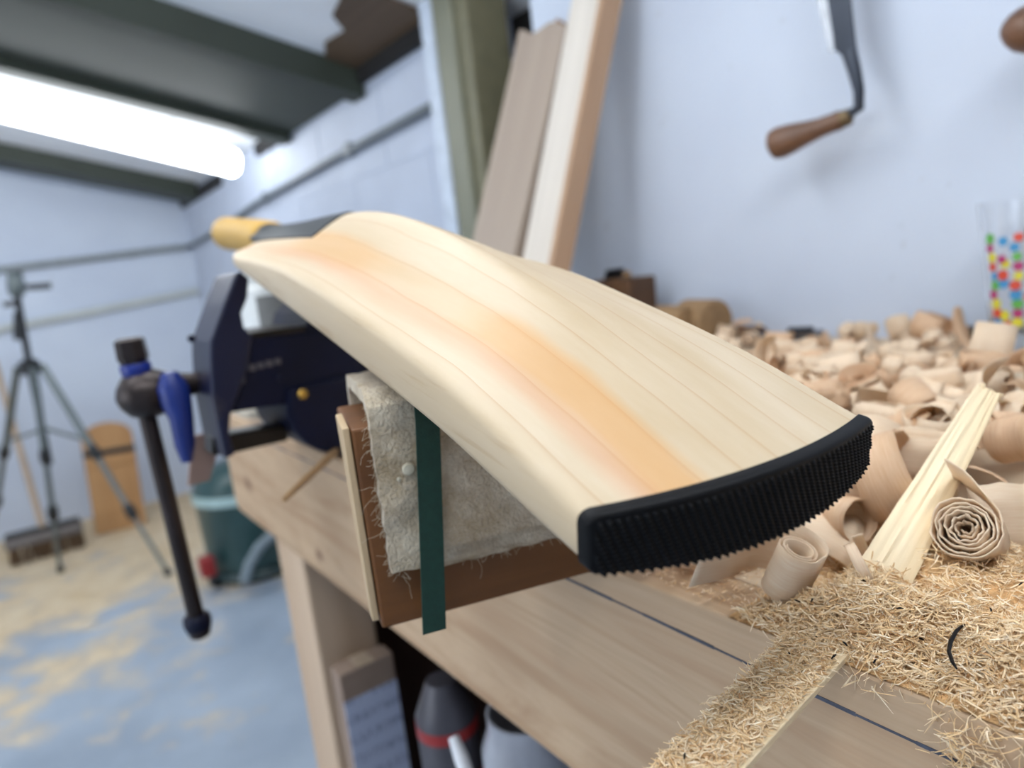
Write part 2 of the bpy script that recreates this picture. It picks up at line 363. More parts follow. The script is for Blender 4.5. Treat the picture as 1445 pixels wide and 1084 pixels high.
# ceiling
x0, x1 = LX-.05, WX+.25
struct('ceiling', MB().prism([(x0, BY, ceil_z(x0)), (x1, BY, ceil_z(x1)), (x1, BY, ceil_z(x1)+.06), (x0, BY, ceil_z(x0)+.06)], (0, EY-BY+.05, 0)), M_CEIL, 'pale grey sloping ceiling')
def beam(name, y0, y1, dz0, dz1, m, xa=LX, xb=WX-.004):
    return MB().prism([(xa, y0, ceil_z(xa)-dz1), (xb, y0, ceil_z(xb)-dz1), (xb, y0, ceil_z(xb)-dz0), (xa, y0, ceil_z(xa)-dz0)], (0, y1-y0, 0)).build(name, m)
rb = empty('roof_beam', (WX, 1.85, ceil_z(WX)-.05)); rb['kind'] = 'structure'; rb['label'] = 'wide olive steel roof beam above the lamp'
for nm, a in (('near_flange', (1.80, 1.87, 0, 0.075)), ('soffit', (1.87, 2.38, 0, 0.05)), ('far_flange', (2.38, 2.46, 0, 0.075))):
    o = beam(nm, *a, M_OLIVE); subloc(rb, o)
rb2 = beam('roof_beam', 3.72, 3.92, 0, 0.075, M_OLIVE); tag(rb2, 'narrow olive roof beam close to the end wall', None, None, 'structure')
rb0 = beam('roof_beam', -1.2, -0.6, 0, 0.075, M_OLIVE); tag(rb0, 'olive roof beam over the near end of the bench', None, None, 'structure')
# eaves: soffit board, dark gap, wall plate
struct('trim_3', MB().prism([(WX-.004, 1.50, ceil_z(WX)-.004), (WX-.004, 1.80, ceil_z(WX)-.004), (WX-.10, 1.80, ceil_z(WX-.1)-.004), (WX-.13, 1.72, ceil_z(WX-.13)-.004), (WX-.12, 1.62, ceil_z(WX-.12)-.004), (WX-.17, 1.57, ceil_z(WX-.17)-.004), (WX-.2, 1.40, ceil_z(WX-.2)-.004), (WX-.004, 1.40, ceil_z(WX)-.004)], (0, 0, -0.004)), M_BROWN, 'bare brown strip of ceiling with a ragged edge')
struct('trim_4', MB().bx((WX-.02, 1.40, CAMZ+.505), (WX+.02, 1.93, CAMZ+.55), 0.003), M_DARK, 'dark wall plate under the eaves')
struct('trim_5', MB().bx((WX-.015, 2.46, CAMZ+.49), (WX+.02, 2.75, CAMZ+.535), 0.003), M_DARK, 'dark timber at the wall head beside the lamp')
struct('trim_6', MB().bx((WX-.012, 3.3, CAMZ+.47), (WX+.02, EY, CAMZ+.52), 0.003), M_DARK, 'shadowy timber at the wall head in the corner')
# steel post
p = empty('steel_post', (0.87, 1.26, 0), 'olive painted steel post against the long wall', 'post')
MB().bx((0.84, 1.262, 0), (WX, 1.332, ceil_z(.85))).build('web', M_OLIVE2, p, bevel=0.004)
MB().bx((0.85, 1.222, 0), (WX+.05, 1.262, ceil_z(.85))).build('flange', plain('olive_flange', lin(112, 108, 84), 0.5), p, bevel=0.004)
# conduits
def pipe(name, pts, r, m, label, cat, clips=()):
    e = empty(name, pts[0], label, cat); MB().tube(pts, r, 10).build('tube', m, e, True)
    for q in clips: MB().box(q, (0.02, 0.03, 0.035), None, 0.003).build('clip', m, e)
pipe('wall_conduit', [(WX-.012, 1.43, CAMZ+.40), (WX-.012, 1.435, CAMZ+.372), (WX-.012, 1.47, CAMZ+.366), (WX-.012, 2.1, CAMZ+.354), (WX-.012, 2.79, CAMZ+.333), (WX-.012, 3.3, CAMZ+.30), (WX-.012, 3.9, CAMZ+.275), (WX-.03, EY-.02, CAMZ+.268)], 0.011, M_PIPE, 'grey conduit running along the white block wall', 'conduit', [(WX-.012, 1.93, CAMZ+.36), (WX-.012, 2.72, CAMZ+.338)])
pipe('wall_conduit', [(WX-.03, EY-.02, CAMZ+.268), (WX-.2, EY-.018, CAMZ+.262), (0.06, EY-.018, CAMZ+.232), (-1.5, EY-.018, CAMZ+.19)], 0.016, M_PIPEW if False else plain('grey_pipe', lin(140, 146, 148), 0.5), 'upper grey pipe on the end wall', 'conduit', [(0.62, EY-.016, CAMZ+.257), (0.3, EY-.016, CAMZ+.244)])
pipe('wall_conduit', [(WX-.01, EY-.018, CAMZ+.035), (0.1, EY-.018, CAMZ-.03), (-1.5, EY-.018, CAMZ-.14)], 0.018, M_PIPEW, 'lower cream pipe on the end wall', 'conduit', [(0.38, EY-.016, CAMZ-.012)])
# lamps: the tube in view and unseen fittings like it, one of them added as fill
def lamp(y, xa, xb, label, da=.075, db=.075):
    za, zb = ceil_z(xa)-da, ceil_z(xb)-db
    e = empty('fluorescent_lamp', (xb, y, zb), label, 'lamp', 'tube lamps under the roof')
    n = 9; pa = [Vector((lerp(xa, xb, i/(n-1)), y, lerp(za, zb, i/(n-1)))) for i in range(n)]
    MB().prism([(xa, y-.02, za+.03), (xb, y-.02, zb+.03), (xb, y-.02, zb+.06), (xa, y-.02, za+.06)], (0, .04, 0)).build('housing', M_LAMPW, e)
    MB().tube([pa[0]-Vector((.01, 0, -.002))]+pa+[pa[-1]+Vector((.014, 0, -.003))], [0.03]+[0.045]*n+[0.03], 16).build('tube', M_TUBE, e, True)
    for k in (1, 7):
        q = pa[k]; mb = MB(); mb.tube([q+Vector((0, 0, .06)), Vector((q.x, q.y, ceil_z(q.x)-.001))], .006, 6); mb.build('hanger', M_LAMPW, e)
lamp(2.66, -0.66, 0.78, 'bright tube lamp by the far roof beam', .085, .125)
lamp(0.70, -0.85, 0.46, 'tube lamp over the vise end of the bench', .15, .15)
lamp(2.66, -2.7, -1.2, 'tube lamp over the middle of the far bay')
lamp(-0.12, -0.85, 0.50, 'added fill tube lamp over the near end of the bench')  # unseen lamp added to brighten the shavings and sawdust
# soft side fill added just inside the left wall; no doorway is built
al = bpy.data.lights.new('added_side_fill', 'AREA'); al.shape = 'RECTANGLE'; al.size = 1.9; al.size_y = 2.6; al.energy = FILL_POWER; al.color = (0.86, 0.93, 1.0)
ao = bpy.data.objects.new('added_side_fill', al); COL.objects.link(ao); ao.location = (LX+.05, 0.9, 1.15); ao.rotation_euler = (0, -math.pi/2, 0)

# ------------------------------------------------------------------ workbench
BX, BEND, BNEAR = 0.212, 0.985, -0.9
be = empty('workbench', (0.55, 0.2, 0), 'pine workbench with a deep front board, against the white wall', 'workbench')
MB().bx((BX+.03, BNEAR, TOP-.04), (WX-.002, BEND, TOP), 0.002).build('bench_top', M_BENCH, be)
ap = MB()
prof = [(BEND, TOP), (BEND, TOP-.118)]+[(BEND-.018+.018*math.cos(a), TOP-.118-.018*math.sin(a)) for a in [math.pi/2*k/6 for k in range(1, 7)]]+[(BNEAR, TOP-.137), (BNEAR, TOP)]
ap.prism([(BX, y, z) for y, z in prof], (.03, 0, 0)).build('front_board', M_APRON, be, bevel=0.0015)
apo = [c for c in be.children if c.name.startswith('front_board')][0]
pen = MB(); yy = [1.0-0.02*i for i in range(96)]; pts = []
for i, y in enumerate(yy):
    if y < -0.85: break
    z = TOP-0.0155-0.0008*math.sin(i*.31)-0.004*max(0, .4-y)
    pts.append((y, z))
for i in range(len(pts)-1):
    (ya, za), (yb, zb) = pts[i], pts[i+1]
    if ya > BEND-.01: continue
    h = 0.0006+0.0002*math.sin(i*2.1); pen.add([(BX-.0003, ya, za-h), (BX-.0003, yb, zb-h), (BX-.0003, yb, zb+h), (BX-.0003, ya, za+h), (BX+.001, ya, za-h), (BX+.001, yb, zb-h), (BX+.001, yb, zb+h), (BX+.001, ya, za+h)], [(0, 1, 2, 3), (7, 6, 5, 4), (0, 4, 5, 1), (3, 2, 6, 7)])
subloc(apo, pen.build('pen_line', M_PEN))
for (ya, yb, xa, xb) in ((0.745, 0.835, BX+.004, BX+.075), (0.745, 0.835, WX-.09, WX-.02), (-0.6, -0.51, BX+.004, BX+.075), (-0.6, -0.51, WX-.09, WX-.02)):
    MB().bx((xa, ya, 0), (xb, yb, TOP-.04), 0.003).build('leg', M_LEG, be)
MB().bx((BX+.075, 0.76, TOP-.13), (WX-.09, 0.82, TOP-.04), 0.002).build('cross_rail', M_CORKD, be)
MB().bx((BX+.002, -0.6, 0.24), (WX-.03, 0.745, 0.262), 0.002).build('shelf', M_CORKD, be)
MB().bx((BX+.45, -0.6, 0.262), (BX+.47, BEND-.03, TOP-.05), 0.002).build('back_shade_panel', plain('under_bench_shade', lin(52, 34, 26), 0.8), be)  # dark sheet added to paint the shade under the bench
MB().bx((BX+.10, 0.825, 0.0), (BX+.45, 0.835, TOP-.13), 0.002).build('end_shade_panel', plain('bench_end_shade', lin(58, 36, 26), 0.8), be)  # dark brown sheet stands in for shaded wood below the bench

# ------------------------------------------------------------------ cricket bat, lying face down, toe to the camera
tv = Vector((0.9925, -0.1204, 0.0199)).normalized(); av = Vector((0.1157, 0.9803, 0.1598)); av = (av-tv*av.dot(tv)).normalized(); nv = tv.cross(av)
B0 = Vector((0.1544, 0.1182, CAMZ-0.0590))
BM = Matrix(((tv.x, av.x, nv.x, B0.x), (tv.y, av.y, nv.y, B0.y), (tv.z, av.z, nv.z, B0.z), (0, 0, 0, 1)))
bat = empty('cricket_bat', B0, 'unfinished pale willow cricket bat with black toe guard resting on the padded block', 'cricket bat', None, BM)
hw_f = curve([(-.01, .0525), (.0, .0528), (.03, .0532), (.44, .0535), (.47, .0515), (.495, .047), (.515, .040), (.53, .031), (.54, .021)])
vb_f = curve([(-.01, -.0158), (0, -.0155), (.04, -.0110), (.084, -.0068), (.19, -.0020), (.28, .0012), (.40, .0045), (.48, .0068), (.54, .0075)])
el_f = curve([(-.01, -.0003), (0, .0), (.04, .0085), (.084, .0150), (.19, .0226), (.25, .0246), (.31, .0245), (.383, .0205), (.44, .0165), (.48, .0135), (.54, .0125)])
er_f = curve([(-.01, -.0003), (0, .0), (.045, .0105), (.092, .018), (.15, .0255), (.227, .028), (.31, .0265), (.383, .0215), (.44, .0165), (.48, .0135), (.54, .0125)])
sp_f = curve([(-.01, .0010), (0, .0015), (.04, .0150), (.084, .0285), (.139, .0405), (.182, .0472), (.24, .0522), (.28, .0522), (.318, .0495), (.37, .044), (.44, .0362), (.50, .0305), (.54, .0275)])
NT_, NB_ = 45, 9
def ridge(q, s):
    k = min(1, max(0, s/0.12)); p1 = lerp(1.9, 1.38, k); p2 = lerp(1.0, 1.62, k); return max(0, 1-q**p1)**p2
def section(s):
    hw, vb, el, er, sp = hw_f(s), vb_f(s), el_f(s), er_f(s), sp_f(s); ring = []
    rr = min(0.0045, (el-vb)*0.3)
    for i in range(NB_):                                        # face, left to right
        uu = lerp(-1, 1, i/(NB_-1)); ring.append((uu*(hw-rr), vb-.0028*(1-uu*uu)))
    for k in (1, 2, 3): a = math.pi/2*k/3; ring.append((hw-rr+rr*math.sin(a), vb+rr-rr*math.cos(a)))
    r2 = min(0.0035, (er-vb)*0.3); ring.append((hw, er-r2)); ring.append((hw-r2*.3, er-r2*.3))
    for i in range(NT_):
        u = lerp(hw-r2, -hw+r2, i/(NT_-1)); q = abs(u)/hw; e = er if u > 0 else el
        ring.append((u, e+(sp-e)*ridge(q, s)))
    ring.append((-hw+r2*.3, el-r2*.3)); ring.append((-hw, el-r2))
    for k in (1, 2, 3): a = math.pi/2*(1-(k-1)/3); ring.append((-hw+rr-rr*math.sin(a), vb+rr-rr*math.cos(a)))
    return ring, hw
def toe_bulge(u, hw): return -0.0098*(1-(u/hw)**2)
S = [0, .004, .01, .02, .03]+[.03+.43*i/34 for i in range(1, 35)]+[.467, .475, .483, .491, .499, .506, .513, .519, .525, .530, .534, .538, .540]
vs, fs = [], []
for s in S:
    ring, hw = section(s); fade = max(0, 1-s/.05)
    vs += [Vector((u, s+toe_bulge(u, hw)*fade, v)) for u, v in ring]
n = len(ring)
for i in range(len(S)-1):
    for k in range(n): fs.append((i*n+k, i*n+(k+1) % n, (i+1)*n+(k+1) % n, (i+1)*n+k))
fs.append(tuple(range(n))); fs.append(tuple((len(S)-1)*n+k for k in range(n))[::-1])
m_ = MB(); m_.add(vs, fs); m_.build('blade', M_WILLOW, bat, True, 0, False)
# toe guard: knurled rubber pad wrapped round the toe
NU, NV = 430, 92; TH = 0.0042; gv, gf = [], []
ring0, hw0 = section(0); hw0 += .0004
top0 = lambda u: (lambda q: el_f(0)+(sp_f(0)-el_f(0))*ridge(q, 0))(min(1, abs(u)/hw_f(0)))+.0004
for j in range(NV):
    for i in range(NU):
        u = lerp(-hw0, hw0, i/(NU-1)); edge = hw0-abs(u); rc = 0.0035; cut = rc-math.sqrt(max(0, rc*rc-(rc-edge)**2)) if edge < rc else 0
        lo, hi = vb_f(0)-.0004+cut-.0028*max(0, 1-(u/(hw0-.0035))**2), top0(u)-cut; f = j/(NV-1); v = lerp(lo, hi, f)
        bd = min((v-lo)*2.5, hi-v, edge*1.2); rim = 0.0016; bk = min(hi-v, edge*1.2)
        back = 0 if bd > rim else rim-math.sqrt(max(0, rim*rim-(rim-bd)**2))
        kn = 0.0
        if bk > 0.0018:
            w1 = 0.5+0.5*math.cos(2*math.pi*(u+0.42*(v-lo))/0.00235); w2 = 0.5+0.5*math.cos(2*math.pi*(v-lo-0.12*u)/0.00125)
            kn = 0.00095*(w1**1.5)*(0.3+0.7*w2)*min(1, (bk-.0018)/.0006)
        y = toe_bulge(max(-hw_f(0), min(hw_f(0), u)), hw_f(0))-TH+back*1.3-kn; v -= kn*.8*max(0, 1-(v-lo)/.002)
        gv.append((u, y, v))
for j in range(NV-1):
    for i in range(NU-1): a = j*NU+i; gf.append((a, a+1, a+NU+1, a+NU))
bd_ = [i for i in range(NU)]+[j*NU+NU-1 for j in range(1, NV)]+[(NV-1)*NU+i for i in range(NU-2, -1, -1)]+[j*NU for j in range(NV-2, 0, -1)]
k0 = len(gv)
for b in bd_: u, y, v = gv[b]; gv.append((u, toe_bulge(max(-hw_f(0), min(hw_f(0), u)), hw_f(0))+.0002, v))
nb = len(bd_)
for i in range(nb): gf.append((bd_[i], bd_[(i+1) % nb], k0+(i+1) % nb, k0+i))
m_ = MB(); m_.add(gv, gf); tg = m_.build('toe_guard', M_RUBBER, bat, True, 0, False); tg['label'] = 'black knurled rubber toe guard'
# black splice cover along the upper spine, then the bound neck and the grip
vs, fs = [], []; SS = [.322+.02*i for i in range(11)]+[.536]; NC = 15
for s in SS:
    hw = hw_f(s); cu = 0.025
    for i in range(NC):
        u = lerp(-cu, cu, i/(NC-1)); e = er_f(s) if u > 0 else el_f(s); v = e+(sp_f(s)-e)*ridge(abs(u)/hw_f(min(s, .45)), s)
        vs.append(Vector((u, s, v+.0012)))
    for i in range(NC): vs.append(vs[-NC]-Vector((0, 0, .004)))
for r in range(len(SS)-1):
    b = r*2*NC
    for i in range(NC-1): fs.append((b+i, b+i+1, b+2*NC+i+1, b+2*NC+i)); fs.append((b+NC+i, b+2*NC+NC+i, b+2*NC+NC+i+1, b+NC+i+1))
    fs.append((b, b+2*NC, b+3*NC, b+NC)); fs.append((b+NC-1, b+2*NC-1, b+4*NC-1, b+3*NC-1))
for b in (0, (len(SS)-1)*2*NC): fs += [(b+i, b+NC+i, b+NC+i+1, b+i+1) for i in range(NC-1)]
m_ = MB(); m_.add(vs, fs); m_.build('splice', M_BIND, bat, True, 0, False)['label'] = 'black splice at the top of the blade'
hx = curve([(.48, .012), (.54, .0125), (.60, .0112), (.70, .007), (.84, .0)])
m_ = MB(); ps = [.47+.012*i for i in range(10)]; m_.tube([(0, s, hx(s)) for s in ps], [lerp(.0175, .0158, i/9) for i in range(10)], 24); nk = m_.build('neck', M_BIND, bat, True, 0, False); nk['label'] = 'black bound neck'
ps = [.572, .574]+[.576+.0125*i for i in range(20)]+[.826, .832, .836, .838]
rs = [.0160, .0178]+[.0184+.0014*max(0, (i-13)/6)+.0002*math.sin(i*3.1) for i in range(20)]+[.0198, .0187, .0158, .009]
m_ = MB(); m_.tube([(0, s, hx(s)) for s in ps], rs, 28); gr = m_.build('grip', M_GRIP, bat, True, 0, False); gr['label'] = 'yellow rubber grip'

# ------------------------------------------------------------------ padded support block under the bat
A0 = Vector((0.1077, 0.2723, TOP)); e1 = Vector((0.957, -0.290, 0)).normalized(); e2 = Vector((-e1.y, e1.x, 0)); ez = Vector((0, 0, 1))
SBM = Matrix(((e1.x, e2.x, 0, A0.x), (e1.y, e2.y, 0, A0.y), (0, 0, 1, A0.z+.0005), (0, 0, 0, 1)))
sb = empty('support_block', A0, 'felt padded wooden block under the bat with a green strap', 'support block', None, SBM)
MB().bx((0, 0, 0), (0.118, 0.062, 0.089), 0.0012).build('wood_core', M_BLOCK, sb, False, 0, False)
MB().prism([(-.0005, .001, .004), (-.0005, .010, .004), (-.0005, .026, .092), (-.0005, .001, .090)], (-.003, 0, 0)).build('end_batten', M_PLY, sb, False, 0.0006, False)
def felt(name, ua, ub, prof, th, seed, parent, amp=.0009):
    """sheet with thickness th swept along e1; prof = polyline in (e2, z), outside on the left of travel"""
    P = [Vector((0, a, b)) for a, b in prof]; dense = []
    for i in range(len(P)-1):
        k = max(2, int((P[i+1]-P[i]).length/.003))
        dense += [P[i].lerp(P[i+1], j/k) for j in range(k)]
    dense.append(P[-1]); nn = len(dense); NUu = max(8, int((ub-ua)/.003)); vs, fs = [], []
    nor = []
    for i in range(nn):
        t = (dense[min(i+1, nn-1)]-dense[max(i-1, 0)]).normalized(); nor.append(Vector((0, -t.z, t.y)))
    for layer in (0, 1):
        for i in range(nn):
            for j in range(NUu+1):
                u = lerp(ua, ub, j/NUu); o = th if layer == 0 else 0
                nz = noise.noise(Vector((u*60+seed, i*.25, layer*7)))*amp*2+noise.noise(Vector((u*300+seed, i*1.1, layer*3)))*amp
                ue = u+noise.noise(Vector((seed, i*.5, 3)))*.0012 if j in (0, NUu) else u
                q = dense[i]+nor[i]*(o+(nz if layer == 0 else 0))
                if i in (0, nn-1): q = q+Vector((0, 0, noise.noise(Vector((u*120, seed, 5)))*.0012))
                vs.append(Vector((ue, q.y, q.z)))
    c = NUu+1; L1 = nn*c
    for i in range(nn-1):
        for j in range(NUu):
            a = i*c+j; fs.append((a, a+1, a+c+1, a+c)); fs.append((L1+a, L1+a+c, L1+a+c+1, L1+a+1))
    for i in range(nn-1):
        fs.append((i*c, (i+1)*c, L1+(i+1)*c, L1+i*c)); fs.append((i*c+NUu, L1+i*c+NUu, L1+(i+1)*c+NUu, (i+1)*c+NUu))
    for j in range(NUu):
        fs.append((j, L1+j, L1+j+1, j+1)); b = (nn-1)*c; fs.append((b+j, b+j+1, L1+b+j+1, L1+b+j))
    m = MB(); m.add(vs, fs); return m.build(name, M_FELT, parent, True, 0, False)
fo = felt('felt_pad', .007, .116, [(-.0005, .026), (-.0005, .095), (.004, .0985), (.058, .0985), (.064, .094), (.064, .03)], .0062, 1.0, sb, .0014)
felt('felt_pad', .0265, .114, [(-.0075, .034), (-.0072, .094)], .0035, 4.0, sb, .0006)
felt('felt_pad', .028, .115, [(-.001, .0235), (-.001, .040)], .0038, 8.0, sb, .0006)
# green strap round the block
st = []
for (a, b) in ((-.0125, -.0003), (-.0128, .03), (-.0130, .09), (-.011, .1045), (0, .1072), (.06, .1072), (.0725, .100), (.0725, -.0003)): st.append((a, b))
vs, fs = [], []; ww = 0.0100
for i, (a, b) in enumerate(st):
    sh = lerp(.0150, .0255, min(1, max(0, b/.1)))
    for du in (0, ww):
        t = Vector((0, st[min(i+1, 7)][0]-st[max(i-1, 0)][0], st[min(i+1, 7)][1]-st[max(i-1, 0)][1])).normalized(); nn_ = Vector((0, -t.z, t.y))
        for o in (0, .0012): q = Vector((sh+du, a, b))+nn_*o; vs.append(q)
for i in range(7):
    b = i*4; fs += [(b+1, b+3, b+7, b+5), (b, b+4, b+6, b+2), (b, b+1, b+5, b+4), (b+2, b+6, b+7, b+3)]
fs += [(0, 2, 3, 1), (28, 29, 31, 30)]
m_ = MB(); m_.add(vs, fs); m_.build('strap', M_STRAP, sb, False, 0, False)
g_ = MB(); g_.lathe([(0, .0001), (.0006, .0028), (.0016, .0022), (.002, .0001)], (.0200, -.0068, .070), (0, -1, 0), 14); g_.build('glue_drop', M_RESIN, sb, True, 0, False)
g_ = MB(); g_.lathe([(0, .0001), (.0004, .0011), (.0009, .0001)], (.0155, -.0068, .0665), (0, -1, 0), 10); g_.build('glue_drop', M_RESIN, sb, True, 0, False)
# loose threads of felt
fl = MB(); rr_ = random.Random(3)
for i in range(420):
    c_ = rr_.random()
    if c_ < .35: p0 = Vector((.007+rr_.uniform(-.0006, .0006), rr_.uniform(-.007, 0), rr_.uniform(.026, .1)))
    elif c_ < .6: p0 = Vector((rr_.uniform(.008, .115), -.0065, .0255+rr_.uniform(-.001, .002)))
    elif c_ < .8: p0 = Vector((rr_.uniform(.028, .115), -.0108, .0345+rr_.uniform(-.001, .001)))
    else: p0 = Vector((rr_.uniform(.008, .11), -.0068 if rr_.random() < .3 else -.0108, rr_.uniform(.04, .1)))
    if .012 < p0.x < .038 and c_ >= .35: continue
    pts_ = [p0]; d_ = Vector((rr_.uniform(-1, .6), rr_.uniform(-.6, -.05), rr_.uniform(-1, .4))).normalized(); st_ = rr_.uniform(.0005, .0013) if i % 7 else rr_.uniform(.0015, .003)
    for k in range(4): d_ = (d_+Vector((rr_.uniform(-.5, .5), rr_.uniform(-.2, .2), rr_.uniform(-.6, .4)))).normalized(); pts_.append(pts_[-1]+d_*st_)
    fl.tube(pts_, .00010, 3)
tag(fl.build('loose_threads', M_FELT, sb, False, 0, False), None, None, None, 'stuff')

# ------------------------------------------------------------------ bench vise
VY0, VY1, VS = 0.585, 0.685, 0.632
vi = empty('bench_vise', (0.24, 0.635, TOP), 'blue bench vise with a hanging bar handle, bolted to the bench under the bat', 'vise')
def P2(l, y): return [aty(a, b, y) for a, b in l]
def vprism(name, poly, y0, y1, m, bev=.002, par=None):
    mb = MB(); mb.prism(P2(poly, y0), (0, y1-y0, 0)); return mb.build(name, m, par or vi, False, bev)
vprism('front_jaw', [(318, 648), (300, 560), (297, 505), (297, 482), (316, 428), (332, 388), (338, 382), (352, 392), (350, 420), (341, 442), (345, 462), (356, 474), (350, 520), (336, 560), (326, 585), (324, 612), (332, 642)], VY0-.004, VY0+.062, M_BLUEW)
vprism('sliding_body', [(345, 472), (365, 478), (440, 468), (500, 470), (512, 572), (440, 570), (395, 572), (322, 583), (334, 560)], VY0, VY1, M_BLUE)
vprism('top_slide', [(352, 470), (442, 458), (470, 466), (468, 482), (352, 484)], VY0+.004, VY1-.004, M_IRONB)
vprism('rear_jaw', [(430, 478), (438, 440), (452, 425), (500, 432), (540, 470), (540, 580), (440, 580)], VY0+.002, VY1, M_BLUE)
vprism('guide_bar', [(300, 644), (300, 618), (404, 600), (408, 622), (330, 640)], VY0+.02, VY0+.05, M_IRONB)
# round base casting standing on the bench
c0 = aty(474, 566, VY0); R0 = c0.z-TOP-.004; cir = [c0+Vector((math.cos(a)*R0, -.006, math.sin(a)*R0)) for a in [math.pi+math.pi*k/24 for k in range(25)]]+[c0+Vector((R0, -.006, .02)), c0+Vector((-R0*.9, -.006, .02))]
mb = MB(); mb.prism(cir, (0, VY1-VY0, 0)); mb.build('base', M_BLUE, vi, False, .003)
MB().bx((BX+.004, VY0-.01, TOP), (c0.x+.09, VY1+.012, TOP+.008), .002).build('base_flange', M_BLUE, vi)
s0 = aty(205, 556, VS); s1 = aty(330, 528, VS); ax = (s1-s0).normalized(); ax = Vector((ax.x, 0, ax.z)).normalized()
mb = MB(); mb.lathe([(-.0215, .002), (-.0195, .0085), (-.014, .0158), (-.006, .0200), (.002, .0206), (.010, .0190), (.018, .0150), (.026, .0115), (.036, .0092), (.052, .0085), (.085, .0085)], s0, ax, 32); mb.build('screw_head', M_IRON, vi, True)
h0 = aty(183, 484, VS); h1 = aty(281, 888, VS); hd = (h1-h0).normalized(); hl = (h1-h0).length
mb = MB(); mb.tube([h0+hd*.01, h1-hd*.004], .0068, 18); hb = mb.build('handle_bar', M_IRON, vi, True)
def sub(mb, name, m, par, smooth=False): o = mb.build(name, m, None, smooth); return subloc(par, o)
mb = MB(); mb.lathe([(-.004, .0085), (-.002, .0112), (.012, .0118), (.0165, .0098)], h0, hd, 8); sub(mb, 'cap', M_IRON, hb)
mb = MB(); mb.lathe([(.0165, .0108), (.019, .0118), (.025, .0112), (.028, .0095)], h0, hd, 20); sub(mb, 'collar', plain('bright_blue', lin(22, 44, 128), .35), hb, True)
mb = MB(); mb.lathe([(-.014, .0088), (-.012, .0108), (-.006, .0114), (-.001, .0102)], h1, hd, 20); sub(mb, 'collar', M_BLUE, hb, True)
mb = MB(); mb.lathe([(-.001, .0100), (.002, .0092), (.0055, .0082), (.0075, .005)], h1, hd, 16); sub(mb, 'cap', M_IRON, hb, True)
l0, l1, l2 = aty(243, 546, VS-.018), aty(256, 590, VS-.02), aty(264, 652, VS-.022)
mb = MB(); mb.tube([l0+Vector((.0, 0, .012)), l0, l0.lerp(l1, .5), l1, l1.lerp(l2, .6), l2], [.006, .0118, .0115, .0092, .0078, .0042], 16); mb.build('release_lever', plain('lever_blue', lin(22, 42, 112), .38), vi, True)
mb = MB(); mb.lathe([(0, .0045), (.003, .0045), (.004, .003)], aty(426, 556, VY0-.0035), (0, -1, 0), 6); mb.build('bolt', M_BRASS, vi)
for (bx_, by_) in ((396, 534), (418, 585), (270, 478)):
    mb = MB(); mb.lathe([(0, .003), (.002, .003), (.0028, .002)], aty(bx_, by_, VY0-.0035), (0, -1, 0), 10); mb.build('rivet', M_BLUE, vi, True)
M_MARK = plain('worn_casting', lin(92, 88, 92), .5, .3)
# worn raised casting marks on the side (too blurred to read)
for (px_, py_, w_, h_) in ((308, 532, .0075, .011), (319, 528, .005, .0055), (331, 522, .006, .0055), (356, 519, .0055, .0055), (368, 516, .005, .005), (380, 513, .006, .0055), (392, 510, .005, .005), (341, 536, .005, .006)):
    q = aty(px_, py_, VY0-.0006); MB().box(q, (w_, .0012, h_), Matrix.Rotation(.12, 3, 'Y'), .0004).build('casting_mark', M_MARK, vi)
# things round the vise
q = aty(392, 430, .775); th_ = q.z+.035-TOP; wt0 = Vector((q.x, .775, TOP)); t_ = empty('white_tub', wt0, 'white plastic tub with grey shade painted on one side standing behind the vise', 'tub')
mb = MB(); mb.lathe([(0, .034), (.004, .037), (th_*.9, .040), (th_*.94, .034), (th_*.95, .030)], wt0, (0, 0, 1), 30); mb.build('body', M_TAPE, t_, True)
mb = MB(); mb.lathe([(th_*.95, .033), (th_*.955, .035), (th_, .035), (th_+.002, .030)], wt0, (0, 0, 1), 30); mb.build('lid', M_TAPE, t_, True)
pv = []; pf = []
for k in range(9):
    a = math.radians(222+k*9)
    for zz_ in (.02, th_*.86):
        for r_ in (.0395, .0408): pv.append(wt0+Vector((math.cos(a)*r_, math.sin(a)*r_, zz_)))
for k in range(8): b = k*4; pf += [(b+1, b+5, b+7, b+3), (b, b+2, b+6, b+4), (b, b+4, b+5, b+1), (b+2, b+3, b+7, b+6)]
pf += [(0, 1, 3, 2), (32, 34, 35, 33)]
mb = MB(); mb.add(pv, pf); mb.build('shade_panel', M_TUBSHADE, t_, True)  # grey strip paints the shaded side of the white cylinder
def blob(name, c, size, m, label, cat, seed, amp=.25, group=None, sub_=3):
    bm = bmesh.new(); bmesh.ops.create_icosphere(bm, subdivisions=sub_, radius=1)
    for v in bm.verts:
        k = 1+amp*noise.noise(v.co*1.7+Vector((seed, 0, 0)))+amp*.4*noise.noise(v.co*5+Vector((0, seed, 0)))
        v.co = Vector((v.co.x*size[0]*k, v.co.y*size[1]*k, v.co.z*size[2]*k))
    lo = min(v.co.z for v in bm.verts)
    for v in bm.verts: v.co.z -= lo
    me = bpy.data.meshes.new(name); bm.to_mesh(me); bm.free(); o = link(name, me, m, None, True); o.location = c; return tag(o, label, cat, group)
q = aty(352, 600, .82); blob('rag', (max(q.x, BX+.02)+.012, .82, TOP), (.05, .03, .021), M_CREAM, 'crumpled cream rag behind the vise', 'rag', 2.0, .35)
lt = MB(); a_, b_, c2_ = aty(290, 612, .66), aty(287, 650, .66), aty(281, 682, .66)
vsx = []
for q, wd in ((a_, .010), (b_, .011), (c2_, .009)):
    for sx in (-1, 1):
        for sy in (0, .004): vsx.append(q+Vector((sx*wd, sy, 0)))
